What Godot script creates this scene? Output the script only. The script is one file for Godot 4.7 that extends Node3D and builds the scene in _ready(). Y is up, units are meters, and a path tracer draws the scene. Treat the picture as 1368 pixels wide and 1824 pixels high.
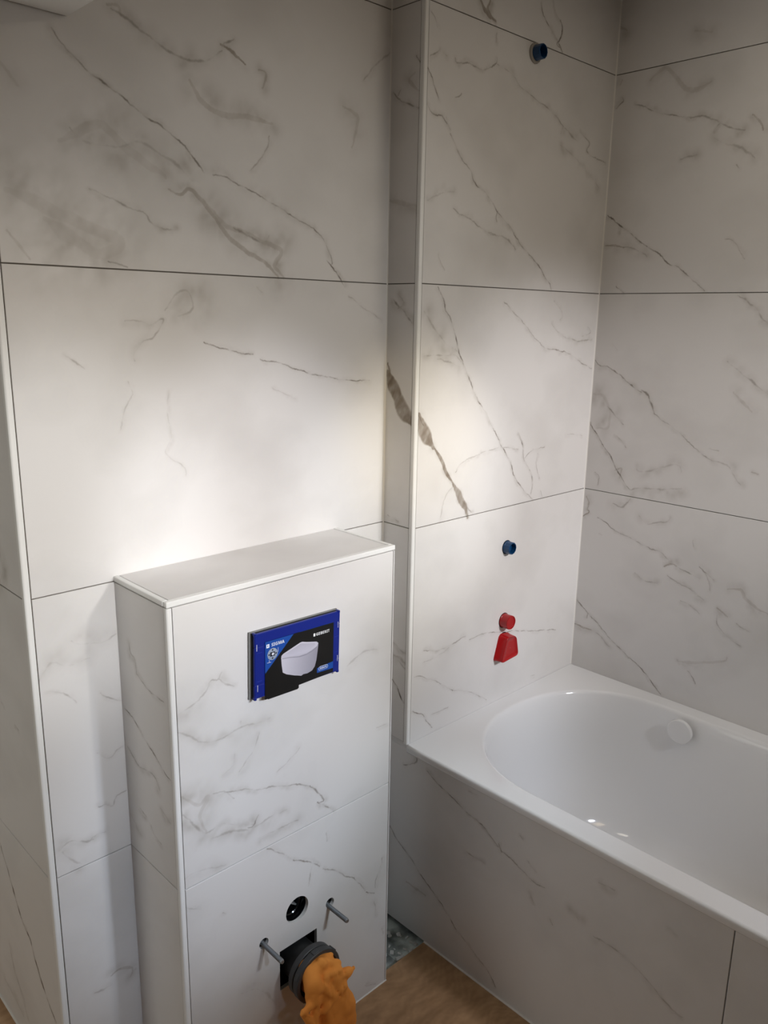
extends Node3D

const XT := -0.1741      # outer corner of the low block on the left
const XC := 0.7465       # return face of the chase
const DC := 0.1051       # depth of the chase
const XR := 1.5369       # right wall
const DB := 0.2066       # depth of the toilet casing
const XB := 0.5839       # width of the toilet casing
const XP := 0.7572       # bath apron
const HB := 1.1995       # top of the toilet casing
const YT := 0.5842       # bath rim
const CEIL := 2.60
const J1 := 0.5887
const J2 := 1.1887
const J3 := 1.7887
const J4 := 2.3887
const PPM := 700.0       # texture pixels per metre of tile

# unseen spotlight heads, placed to light walls, casing and bath: aim, colour, energy, half angle. They hang side by side on two bars
const BAR_A := Vector3(0.85, 2.10, 2.40)
const BAR_B := Vector3(-0.15, 2.10, 2.40)
const HEADS_A := [
	[Vector3(0.25, 0.75, 0.2), Color(0.880, 0.923, 1.000), 2.808, 10.0],
	[Vector3(0.35, 1.3, 0.05), Color(0.971, 0.970, 1.000), 3.438, 10.0],
	[Vector3(0.35, 1.3, 0.05), Color(1.000, 0.995, 0.983), 1.178, 27.0],
	[Vector3(0.56, 0.95, 0.2), Color(1.000, 1.000, 0.983), 1.207, 8.0],
	[Vector3(0.56, 0.42, 0.2), Color(0.797, 0.915, 1.000), 1.361, 8.0],
	[Vector3(0.8, 1.25, 0.1), Color(0.993, 1.000, 0.999), 2.688, 10.0],
	[Vector3(0.9, 0.56, 0.9), Color(0.897, 0.927, 1.000), 1.131, 14.0],
	[Vector3(1, 0.6, 0.3), Color(0.865, 0.913, 1.000), 1.360, 10.0],
	[Vector3(1.5, 0.8, 0.6), Color(0.933, 0.959, 1.000), 1.055, 16.0],
	[Vector3(1.3, 1.2, 0.1), Color(1.000, 0.984, 0.992), 3.304, 17.0]]
const HEADS_B := [
	[Vector3(0.79, 1.43, 0.1), Color(1.000, 0.886, 0.637), 1.611, 6.0],
	[Vector3(-0.1, 1.3, 0), Color(0.979, 0.987, 1.000), 3.000, 10.0],
	[Vector3(-0.1, 1.3, 0), Color(1.000, 0.951, 0.879), 1.314, 17.0],
	[Vector3(-0.12, 0.6, 0), Color(0.868, 0.924, 1.000), 1.988, 14.0]]

var veins := {}
var mats := {}
var cloud_img: Image
var n1 := FastNoiseLite.new()
var n2 := FastNoiseLite.new()

const TILE := Color(0.885, 0.878, 0.868)
const VEIN := Color(0.27, 0.23, 0.185)
const VEIN_WIDE := Color(0.40, 0.34, 0.275)
const TILE_ROUGH := 0.42

func _ready() -> void:
	# ---------------------------------------------------------------- camera, light, exposure
	var cam := Camera3D.new()
	cam.name = "camera"
	cam.position = Vector3(-0.6825, 1.7120, 1.4706)
	cam.rotation = Vector3(-0.23799, -0.77175, 0.01723)
	cam.fov = rad_to_deg(2.0 * atan(912.0 / 1437.43))
	cam.near = 0.02
	add_child(cam)
	cam.current = true
	var env := Environment.new()
	env.background_mode = Environment.BG_COLOR
	env.background_color = Color(0.02, 0.02, 0.02)
	env.tonemap_mode = Environment.TONE_MAPPER_LINEAR
	env.tonemap_exposure = 1.0
	env.sdfgi_enabled = true
	env.ssao_enabled = true
	env.ssil_enabled = true
	var we := WorldEnvironment.new()
	we.name = "world_environment"
	we.environment = env
	add_child(we)
	# unseen ceiling lamps and window, placed to light upper walls and left-facing sides
	area_light("unseen_ceiling_light", Vector3(0.9, 2.558, 2.2), Vector3(-PI / 2, 0, 0), Vector2(0.5, 0.5), Color(1.000, 0.900, 0.742), 0.3699)
	area_light("unseen_ceiling_light_002", Vector3(1, 2.558, 0.9), Vector3(-PI / 2, 0, 0), Vector2(0.3, 0.3), Color(1.000, 0.957, 0.886), 0.1870)
	area_light("unseen_window_light", Vector3(-2.15, 1.3, -0.45), Vector3(0, -PI / 2, 0), Vector2(0.8, 1.8), Color(0.993, 1.000, 0.981), 0.70)
	seeds()
	materials()
	make_clouds()
	vein_data()
	setting()
	casing()
	bathtub()
	apron()
	flush_cover()
	wc_fittings()
	plugs()
	corner_box()
	lamps()

func seeds() -> void:
	n1.seed = 3
	n1.frequency = 0.05
	n1.fractal_octaves = 3
	n2.seed = 8
	n2.frequency = 0.03
	n2.fractal_octaves = 3

func materials() -> void:
	mats.grout = mat(Color(0.40, 0.375, 0.35), 0.95)
	mats.trim = mat(Color(0.93, 0.93, 0.92), 0.35)
	mats.seal = mat(Color(0.93, 0.92, 0.90), 0.6)
	mats.plaster = mat(Color(0.76, 0.745, 0.72), 0.9)
	mats.enamel = mat(Color(0.93, 0.93, 0.93), 0.10)
	mats.steel = mat(Color(0.62, 0.64, 0.66), 0.40, 0.85)
	mats.gasket = mat(Color(0.50, 0.50, 0.49), 0.6)
	mats.black = mat(Color(0.045, 0.047, 0.05), 0.5)
	mats.label_white = mat(Color(0.88, 0.89, 0.90), 0.5)
	mats.blue_line = mat(Color(0.12, 0.2, 0.6), 0.4)
	mats.gloss_black = mat(Color(0.05, 0.052, 0.06), 0.15)
	mats.chalk = mat(Color(0.62, 0.60, 0.56), 0.6)
	var gl := mat(Color(0.9, 0.9, 0.88), 0.5)
	gl.emission_enabled = true
	gl.emission = Color(1.0, 0.97, 0.92)
	gl.emission_energy_multiplier = 0.35
	mats.glow = gl
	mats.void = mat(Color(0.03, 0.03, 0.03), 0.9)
	mats.pipe = mat(Color(0.13, 0.135, 0.14), 0.5)
	mats.collar = mat(Color(0.25, 0.255, 0.26), 0.45)
	mats.blue = mat(Color(0.04, 0.13, 0.50), 0.35)
	mats.plug_blue = mat(Color(0.04, 0.25, 0.42), 0.3)
	mats.red = mat(Color(0.66, 0.07, 0.09), 0.28)
	var cl := mat(Color(0.99, 0.64, 0.29), 0.9)
	var fn := FastNoiseLite.new()
	fn.seed = 5
	fn.frequency = 0.2
	var weave := Image.create(256, 256, false, Image.FORMAT_RGB8)
	for y in 256:
		for x in 256:
			var t := 0.5 + 0.18 * sin(x * TAU / 4.0) * sin(y * TAU / 4.0) + 0.3 * fn.get_noise_2d(x, y)
			weave.set_pixel(x, y, Color(t, t, t))
	weave.bump_map_to_normal_map(1.5)
	cl.normal_enabled = true
	cl.normal_texture = ImageTexture.create_from_image(weave)
	cl.normal_scale = 0.6
	cl.uv1_triplanar = true
	cl.uv1_scale = Vector3(14, 14, 14)
	mats.cloth = cl
	# wood-look floor: grain runs along the plank
	for k in 3:
		mats["wood_%d" % k] = wood(k)
	# screed with mortar smears
	var sc := Image.create(256, 256, false, Image.FORMAT_RGB8)
	var f2 := FastNoiseLite.new()
	f2.seed = 21
	f2.frequency = 0.012
	f2.fractal_octaves = 4
	for y in 256:
		for x in 256:
			var t := clampf(0.78 + 0.55 * f2.get_noise_2d(x, y) + 0.06 * fn.get_noise_2d(x * 2.0, y * 2.0), 0.3, 0.92)
			sc.set_pixel(x, y, Color(t * 0.95, t, t * 0.98))
	var scm := mat(Color.WHITE, 0.95)
	scm.albedo_texture = ImageTexture.create_from_image(sc)
	scm.uv1_triplanar = true
	scm.uv1_scale = Vector3(3, 3, 3)
	mats.screed = scm
	mats.chip = mat(Color(0.85, 0.86, 0.85), 0.9)

func wood(k: int) -> StandardMaterial3D:
	var w := 512
	var h := 128
	var img := Image.create(w, h, false, Image.FORMAT_RGB8)
	var f := FastNoiseLite.new()
	f.seed = 40 + k
	f.frequency = 0.012
	f.fractal_octaves = 5
	var dark := Color(0.62, 0.49, 0.355)
	var light := Color(0.75, 0.605, 0.455)
	for y in h:
		for x in w:
			var t := 0.5 + 0.75 * f.get_noise_2d(x * 1.1, y * 7.0) + 0.10 * sin((y + 40.0 * f.get_noise_2d(x * 0.35 + 900.0, y * 0.6)) * 0.8)
			img.set_pixel(x, y, dark.lerp(light, clampf(t, 0.0, 1.0)))
	var m := mat(Color.WHITE, 0.5)
	m.albedo_texture = ImageTexture.create_from_image(img)
	return m

func structure(called: String, mesh: Mesh, m: Material) -> MeshInstance3D:
	var o := put(called, mesh, m)
	o.set_meta("kind", "structure")
	return o

# ------------------------------------------------------------------ the room
func setting() -> void:
	var gr: Material = mats.grout
	var b := 0.003       # depth of the joints
	for k in 3:
		veins["spare_%d" % k] = []
		var r := RandomNumberGenerator.new()
		r.seed = 70 + k
		for j in 7:
			var p := Vector2(r.randf() * 1.0, 0.1 + r.randf() * 0.5)
			var a := PackedVector2Array([p])
			for s in 5:
				p += Vector2(0.05 + 0.06 * r.randf(), -0.02 - 0.07 * r.randf())
				a.append(p)
			veins["spare_%d" % k].append([3.0 + 3.0 * r.randf(), 0.3, 30.0, 0.1, a])
		mats["plain_tile_%d" % k] = marble("spare_%d" % k, 0.0, 1.2, 0.0, 0.6, 31 + k)
	# floor with wood-look planks, an untiled strip beside the casing
	var fl := structure("floor", block(Vector3(-2.3, -0.16, -1.0), Vector3(XR + 0.1, -0.0215, 3.3), 0.0), mats.screed)
	var z0 := 0.182
	var pw := 0.40
	var row := 0
	while z0 < 3.2:
		var x := -2.2 - 0.4 * (row % 3)
		var c := 0
		while x < 0.80:
			var xa := maxf(x, -2.2)
			var xb := minf(x + 1.2, 0.80)
			if xb - xa > 0.02: put("plank", slab(Vector3(0, 0, 0), Vector3.RIGHT, Vector3.UP, xa + 0.0008, xb - 0.0008, z0 + 0.0008, minf(z0 + pw, 3.2) - 0.0008, 0.0212), mats["wood_%d" % ((row * 2 + c) % 3)], fl)
			x += 1.2
			c += 1
		z0 += pw
		row += 1
	z0 = 0.182
	while z0 > -0.9:
		var za := maxf(z0 - pw, -0.9)
		put("plank", slab(Vector3(0, 0, 0), Vector3.RIGHT, Vector3.UP, -1.4, XT - 0.002, za + 0.0008, z0 - 0.0008, 0.0212), mats.wood_1, fl)
		put("plank", slab(Vector3(0, 0, 0), Vector3.RIGHT, Vector3.UP, -2.2, -1.4016, za + 0.0008, z0 - 0.0008, 0.0212), mats.wood_2, fl)
		z0 -= pw
	put("plank", slab(Vector3.ZERO, Vector3.RIGHT, Vector3.UP, XT - 0.0004, -0.001, 0.0016, 0.1812, 0.0212), mats.wood_0, fl)
	# crumbs of mortar left on the bare strip
	var st := new_st()
	var rr := RandomNumberGenerator.new()
	rr.seed = 77
	for k in 46:
		var s := 0.0035 + 0.011 * rr.randf() * rr.randf()
		var at := Vector3(0.60 + 0.15 * rr.randf(), -0.0215 + s * 0.3, 0.03 + 0.14 * rr.randf())
		chamfer(st, at, Vector3(s * (1.0 + 1.5 * rr.randf()), s * 0.8, s * (0.8 + rr.randf())), s * 0.2, Basis.from_euler(Vector3(rr.randf() - 0.5, rr.randf() * 6.0, rr.randf() - 0.5)))
	var crumbs := put("mortar_crumbs", st.commit(), mats.chip, fl)
	crumbs.set_meta("kind", "stuff")
	# pale joints between the floor and what stands on it
	put("sealant_strip", block(Vector3(XP - 0.0042, -0.004, 0.1835), Vector3(XP + 0.001, 0.0030, 1.80), 0.001), mats.seal, fl)
	put("sealant_strip", block(Vector3(-0.002, -0.004, DB - 0.001), Vector3(XB + 0.001, 0.0025, DB + 0.0024), 0.001), mats.seal, fl)
	put("sealant_strip", block(Vector3(XT - 0.004, -0.004, -0.89), Vector3(XT + 0.001, 0.002, -0.001), 0.001), mats.seal, fl)

	structure("ceiling", block(Vector3(-2.3, CEIL, -1.0), Vector3(XR + 0.1, CEIL + 0.1, 3.3), 0.0), mats.plaster)

	# back wall behind the casing
	var wb := structure("wall_back", block(Vector3(XT + b, -0.03, -0.9), Vector3(XC + 0.05, CEIL, -b), 0.0), gr)
	courses(wb, "A", Vector3.ZERO, Vector3.RIGHT, Vector3.BACK, XT + 0.0117, XC - 0.0005)
	put("sealant_bead", bead(Vector3(XC, 0, 0), Vector3(-1, 0, 1), J1, CEIL, 0.0026), mats.seal, wb)
	# the side of the same block, facing the left part of the room
	for k in 5:
		var js := [0.0, J1, J2, J3, J4, CEIL]
		tile(wb, "L", Vector3(XT, 0, 0), Vector3.BACK, Vector3.LEFT, -0.9, -0.0117, js[k], js[k + 1])

	# boxed-out wall at the end of the bath: return and end face
	var we := structure("wall_end", block(Vector3(XP + 0.012, 0.45, -0.2), Vector3(XR + 0.05, CEIL, DC - b), 0.0), gr)
	put("mortar_bed", block(Vector3(XC + b, J1 - 0.001, -0.01), Vector3(XP + 0.0121, CEIL, DC - b), 0.0), gr, we)
	courses(we, "E", Vector3(0, 0, DC), Vector3.RIGHT, Vector3.BACK, XC + 0.0117, XR - 0.0005, 0.50)
	courses(we, "R", Vector3(XC, 0, 0), Vector3.BACK, Vector3.LEFT, 0.0005, DC - 0.0117, J1)
	put("sealant_bead", bead(Vector3(XR, 0, DC), Vector3(-1, 0, 1), YT, CEIL, 0.0028), mats.seal, we)

	# right wall along the bath
	var wr := structure("wall_right", block(Vector3(XR + b, -0.03, 0.0), Vector3(XR + 0.12, CEIL, 3.3), 0.0), gr)
	courses(wr, "W", Vector3(XR, 0, 0), Vector3.BACK, Vector3.LEFT, DC + 0.0005, DC + 1.2, 0.50)
	courses(wr, "", Vector3(XR, 0, 0), Vector3.BACK, Vector3.LEFT, DC + 1.2, DC + 2.4, 0.50)
	courses(wr, "", Vector3(XR, 0, 0), Vector3.BACK, Vector3.LEFT, DC + 2.4, 3.2, 0.50)

	# the rest of the room, behind and beside the camera
	structure("wall_left", block(Vector3(-2.3, -0.03, -1.0), Vector3(-2.2, CEIL, 3.3), 0.0), mats.plaster)
	structure("wall_rear", block(Vector3(-2.3, -0.03, -1.0), Vector3(XT + 0.02, CEIL, -0.9), 0.0), mats.plaster)
	structure("wall_front", block(Vector3(-2.3, -0.03, 3.2), Vector3(XR + 0.1, CEIL, 3.3), 0.0), mats.plaster)
	# end of the bath niche behind the camera
	structure("wall_niche", block(Vector3(0.76, -0.03, 1.806), Vector3(XR + 0.002, 0.5, 1.90), 0.0), mats.plaster)

	# white edging profiles on the two outer corners
	structure("trim_1", profile(Vector3(XC, 0, DC), Vector3(1, 0, 0), Vector3(0, 0, -1), YT + 0.001, CEIL, 0.0102, 0.0012), mats.trim)
	structure("trim_2", profile(Vector3(XT, 0, 0), Vector3(1, 0, 0), Vector3(0, 0, -1), 0.0, CEIL, 0.0102, 0.0012), mats.trim)

# triangular bead of sealant up an inner corner; d points out of the corner
func bead(at: Vector3, d: Vector3, y0: float, y1: float, s: float) -> ArrayMesh:
	var st := new_st()
	var a := at + Vector3(d.x * s, 0, 0)
	var c := at + Vector3(0, 0, d.z * s)
	var m := at + Vector3(d.x * s * 0.36, 0, d.z * s * 0.36)
	for pr in [[a, m], [m, c]]:
		var e: Vector3 = pr[1] - pr[0]
		var n := e.cross(Vector3.UP).normalized()
		if n.dot(d) < 0.0: n = -n
		face(st, [pr[0] + Vector3.UP * y0, pr[1] + Vector3.UP * y0, pr[1] + Vector3.UP * y1, pr[0] + Vector3.UP * y1], n)
	for pr in [[c, at, Vector3(-d.x, 0, 0)], [at, a, Vector3(0, 0, -d.z)]]:
		face(st, [pr[0] + Vector3.UP * y0, pr[1] + Vector3.UP * y0, pr[1] + Vector3.UP * y1, pr[0] + Vector3.UP * y1], pr[2])
	return st.commit()

# square edging bar at an outer corner, its outer edge rounded: corner point c, the bar lies towards i and j, proud by p
func profile(c: Vector3, i: Vector3, j: Vector3, y0: float, y1: float, s: float, p: float) -> ArrayMesh:
	var st := new_st()
	var o := c - (i + j) * p
	var pts := [o + i * s + i * p, o + i * 0.004]
	for k in 5:
		var a := PI * 0.5 * (k + 1) / 6.0
		pts.append(o + i * 0.004 * (1.0 - sin(a)) + j * 0.004 * (1.0 - cos(a)))
	pts.append_array([o + j * 0.004, o + j * (s + p), o + (i + j) * (s + p)])
	var mid := o + (i + j) * s * 0.5
	for k in pts.size():
		var a: Vector3 = pts[k]
		var d: Vector3 = pts[(k + 1) % pts.size()]
		var n := (d - a).cross(Vector3.UP).normalized()
		if n.dot((a + d) * 0.5 - mid) < 0.0: n = -n
		face(st, [a + Vector3.UP * y0, d + Vector3.UP * y0, d + Vector3.UP * y1, a + Vector3.UP * y1], n)
	for y in [y0, y1]:
		var cap := []
		for q in pts: cap.append(q + Vector3.UP * y)
		face(st, cap, Vector3.UP if y == y1 else Vector3.DOWN)
	return st.commit()

# ------------------------------------------------------------------ tiled casing of the toilet's cistern
func casing() -> void:
	var t := base("toilet_casing")
	tag(t, "waist-high box clad in white marble tiles with a flat top, between back wall and bath", "casing")
	var b := 0.0022
	# body behind the tiles: a hollow carcass, so that the openings are dark and deep
	var st := new_st()
	chamfer(st, Vector3(0.0 + b + 0.004, HB * 0.5 - 0.01, DB * 0.5 - 0.004), Vector3(0.008, HB - 0.02, DB - 0.014), 0.0)
	chamfer(st, Vector3(XB - 0.007, HB * 0.5 - 0.01, DB * 0.5 - 0.004), Vector3(0.008, HB - 0.02, DB - 0.014), 0.0)
	chamfer(st, Vector3(XB * 0.5, HB - 0.020, DB * 0.5 - 0.004), Vector3(XB - 0.02, 0.016, DB - 0.014), 0.0)
	chamfer(st, Vector3(XB * 0.5, 0.80, DB - 0.016), Vector3(XB - 0.02, 0.76, 0.012), 0.0)
	put("carcass", st.commit(), mats.grout, t)
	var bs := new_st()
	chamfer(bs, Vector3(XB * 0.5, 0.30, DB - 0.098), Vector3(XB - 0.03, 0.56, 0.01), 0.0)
	put("dark_backing", bs.commit(), mats.void, t)  # black panel standing in for the darkness inside the casing
	# front tiles; the lower one is cut for the pipes and bolts
	var up := tile(t, "F", Vector3(0, 0, DB), Vector3.RIGHT, Vector3.BACK, 0.0105, XB - 0.0032, J1, HB - 0.0115)
	var m := marble("F", 0.0105, XB - 0.0032, 0.0, J1, 5)
	var cut := CSGMesh3D.new()
	cut.name = "tile"
	cut.mesh = slab(Vector3(0, 0, DB), Vector3.RIGHT, Vector3.BACK, 0.0105 + GAP, XB - 0.0032 - GAP, GAP, J1 - GAP)
	cut.material = m
	for h in [[0.2915, 0.3845, 0.0320], [0.1975, 0.3500, 0.0125], [0.3895, 0.3475, 0.0125]]:
		var c := CSGCylinder3D.new()
		c.name = "bore"
		c.radius = h[2]
		c.height = 0.06
		c.sides = 40
		c.rotation.x = PI / 2
		c.position = Vector3(h[0], h[1], DB)
		c.operation = CSGShape3D.OPERATION_SUBTRACTION
		c.material = mats.trim
		cut.add_child(c)
	var q := CSGBox3D.new()
	q.name = "cutout"
	q.size = Vector3(0.109, 0.106, 0.06)
	q.position = Vector3(0.2945, 0.2475, DB)
	q.operation = CSGShape3D.OPERATION_SUBTRACTION
	q.material = mats.trim
	cut.add_child(q)
	t.add_child(cut, true)
	# side tiles
	tile(t, "S", Vector3(0, 0, 0), Vector3.BACK, Vector3.LEFT, 0.0004 - GAP, DB - 0.0105, 0.0, J1)
	tile(t, "S", Vector3(0, 0, 0), Vector3.BACK, Vector3.LEFT, 0.0004 - GAP, DB - 0.0105, J1, HB - 0.0115)
	tile(t, "", Vector3(XB, 0, 0), Vector3.BACK, Vector3.RIGHT, 0.0008, DB - 0.0045, 0.0, J1)
	tile(t, "", Vector3(XB, 0, 0), Vector3.BACK, Vector3.RIGHT, 0.0008, DB - 0.0045, J1, HB - 0.0115)
	# top slab with a white edging bar along its free edges
	veins["T"] = []
	put("top_tile", slab(Vector3(0, HB, 0), Vector3.RIGHT, Vector3.UP, 0.0115, XB - 0.0115, 0.0008, DB - 0.0115), marble("T", 0.0, XB, 0.0, DB, 9), t)
	put("edge_trim", block(Vector3(-0.0008, HB - 0.0105, DB - 0.0105), Vector3(XB + 0.0012, HB + 0.0008, DB + 0.0012), 0.0014), mats.trim, t)
	put("edge_trim", block(Vector3(-0.0012, HB - 0.0105, 0.0005), Vector3(0.0098, HB + 0.0008, DB - 0.0108), 0.0014), mats.trim, t)
	put("edge_trim", block(Vector3(XB - 0.0098, HB - 0.0105, 0.0005), Vector3(XB + 0.0012, HB + 0.0008, DB - 0.0108), 0.0014), mats.trim, t)
	put("edge_trim", profile(Vector3(0, 0, DB), Vector3(1, 0, 0), Vector3(0, 0, -1), 0.0, HB - 0.0118, 0.0092, 0.001), mats.trim, t)
	put("edge_trim", block(Vector3(XB - 0.0028, 0.0, DB - 0.009), Vector3(XB + 0.0006, HB - 0.0118, DB + 0.0006), 0.001), mats.trim, t)

# ------------------------------------------------------------------ bath
func oval(cx: float, zc: float, hx: float, hz: float, bend: float, y: float, n := 96) -> Array:
	var r := []
	for k in n:
		var a := TAU * (k + 0.5) / n
		var c := cos(a)
		var s := sin(a)
		var ex := 2.0 / 2.15
		var x := hx * signf(c) * pow(absf(c), ex)
		var z := bend * signf(s) * pow(absf(s), ex) + signf(s) * (hz - bend)
		r.append(Vector3(cx + x, y, zc + z))
	return r

func bathtub() -> void:
	var x0 := XC - 0.0008
	var x1 := XR - 0.0006
	var z0 := DC + 0.0006
	var z1 := 1.805
	var cx := 1.1470
	var zc := 0.955
	var t := base("bathtub", Vector3(cx, 0, zc))
	tag(t, "white enamel bath with an oval basin and flat rim, set in the tiled corner", "bathtub")
	var o := Vector3(cx, 0, zc)
	var rings := []
	# from the underside of the rim's lip, over the rim, down the basin
	var n := 96
	var inner := oval(cx, zc, 0.3405, 0.800, 0.31, YT, n)
	var rect := func(ins: float, y: float) -> Array:
		var r := []
		for p in inner:
			var c := Vector3(cx, 0, clampf(p.z, zc - 0.49, zc + 0.49))
			var dv := Vector3(p.x - c.x, 0, p.z - c.z)
			var bx := ((x1 - c.x) if dv.x > 0 else (c.x - x0 - ins)) / maxf(absf(dv.x), 1e-6)
			var bz := ((z1 - c.z) if dv.z > 0 else (c.z - z0)) / maxf(absf(dv.z), 1e-6)
			var s := minf(bx, bz)
			if absf(p.z - zc) <= 0.49: s = bx
			var q := c + dv * s
			# pull the nearest ray into each corner, so that the rim keeps its square corners
			q.y = y
			r.append(q)
		for sx in [x0 + ins, x1]:
			for sz in [z0, z1]:
				var best := 0
				for k in n:
					if Vector2(r[k].x - sx, r[k].z - sz).length() < Vector2(r[best].x - sx, r[best].z - sz).length(): best = k
				r[best] = Vector3(sx, y, sz)
		return r
	var lip := [[0.010, YT - 0.022], [0.002, YT - 0.0215], [0.0, YT - 0.019], [0.0, YT - 0.0055], [0.0008, YT - 0.0028], [0.0028, YT - 0.0008], [0.0055, YT], [0.0075, YT]]
	for l in lip: rings.append(rect.call(l[0], l[1]))
	var basin := [[0.3445, 0.804, 0.314, 0.0], [0.3425, 0.802, 0.312, 0.0], [0.3390, 0.7985, 0.309, 0.0004], [0.3360, 0.7955, 0.306, 0.0018], [0.3335, 0.793, 0.304, 0.0050], [0.3315, 0.790, 0.302, 0.0100],
		[0.327, 0.782, 0.298, 0.04], [0.318, 0.762, 0.29, 0.12], [0.308, 0.735, 0.28, 0.22], [0.298, 0.705, 0.27, 0.31], [0.286, 0.675, 0.26, 0.37], [0.266, 0.640, 0.24, 0.405], [0.235, 0.600, 0.21, 0.423], [0.16, 0.52, 0.15, 0.431], [0.05, 0.2, 0.05, 0.433], [0.001, 0.01, 0.001, 0.4335]]
	for bb in basin: rings.append(oval(cx, zc, bb[0], bb[1], bb[2], YT - bb[3], n))
	for r in rings:
		for k in r.size(): r[k] -= o
	# the lip and the flat rim meet in a crisp line: two surfaces of one mesh
	var bm := skin(rings.slice(0, 7)).commit()
	bm = skin(rings.slice(6)).commit(bm)
	put("basin", bm, mats.enamel, t)
	# underside skirt hidden by the apron
	var cap := new_st()
	var tr := Transform3D(Basis(Vector3(0, 0, 1), Vector3(0, 1, 0), Vector3(-1, 0, 0)), Vector3(1.4700, 0.539, 0.5382) - o)
	lathe(cap, [Vector2(0.016, 0.0), Vector2(0.016, 0.012)], 32, tr)
	lathe(cap, [Vector2(0.016, 0.010), Vector2(0.0352, 0.010), Vector2(0.0370, 0.0115), Vector2(0.0372, 0.018), Vector2(0.0366, 0.0205), Vector2(0.0345, 0.0220), Vector2(0.0, 0.0224)], 56, tr)
	put("overflow_cap", cap.commit(), mats.enamel, t)

func apron() -> void:
	var t := base("bath_apron")
	tag(t, "marble-tiled apron panel under the front edge of the bath", "panel")
	put("backing", block(Vector3(XP + 0.0095, 0.012, 0.02), Vector3(XP + 0.03, YT - 0.024, 1.80), 0.0), mats.grout, t)
	tile(t, "P", Vector3(XP, 0, 0), Vector3.BACK, Vector3.LEFT, 0.0005, 0.996, 0.0005, YT - 0.016)
	put("tile", slab(Vector3(XP, 0, 0), Vector3.BACK, Vector3.LEFT, 0.0016, DC - 0.0008, YT - 0.0172, J1 - 0.0011), marble("P", 0.0016, DC - 0.0008, YT - 0.0172, J1, 8), t)
	tile(t, "P", Vector3(XP, 0, 0), Vector3.BACK, Vector3.LEFT, 0.996, 1.80, 0.0005, YT - 0.016)

# ------------------------------------------------------------------ flush cover
func paint(img: Image, poly: PackedVector2Array, c: Color, c2: Color, flip := false) -> void:
	var lo := poly[0]
	var hi := poly[0]
	for p in poly:
		lo = lo.min(p)
		hi = hi.max(p)
	for y in range(maxi(int(lo.y), 0), mini(int(hi.y) + 2, img.get_height())):
		for x in range(maxi(int(lo.x), 0), mini(int(hi.x) + 2, img.get_width())):
			if Geometry2D.is_point_in_polygon(Vector2(x + 0.5, y + 0.5), poly):
				var t := (y - lo.y) / maxf(hi.y - lo.y, 1.0)
				if flip: t = (x - lo.x) / maxf(hi.x - lo.x, 1.0)
				img.set_pixel(x, y, c.lerp(c2, t))

func ellipse(c: Vector2, rx: float, ry: float, n := 28) -> PackedVector2Array:
	var a := PackedVector2Array()
	for k in n: a.append(c + Vector2(rx * cos(TAU * k / n), ry * sin(TAU * k / n)))
	return a

func letters(words: String, height: float, width: float, at: Vector3, m: Material, parent: Node, mono := false) -> void:
	var f := SystemFont.new()
	f.font_names = PackedStringArray(["Droid Sans"])
	f.font_weight = 700
	var tm := TextMesh.new()
	tm.font = f
	tm.text = words
	tm.font_size = 48
	tm.pixel_size = height / 0.72 / 48.0
	tm.depth = 0.0002
	tm.curve_step = 1.0
	tm.horizontal_alignment = HORIZONTAL_ALIGNMENT_CENTER
	tm.vertical_alignment = VERTICAL_ALIGNMENT_CENTER
	var o := put("lettering", tm, m, parent, at)
	var w := tm.get_aabb().size.x
	if w > 0.0001: o.scale = Vector3(width / w, 1, 1)

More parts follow.
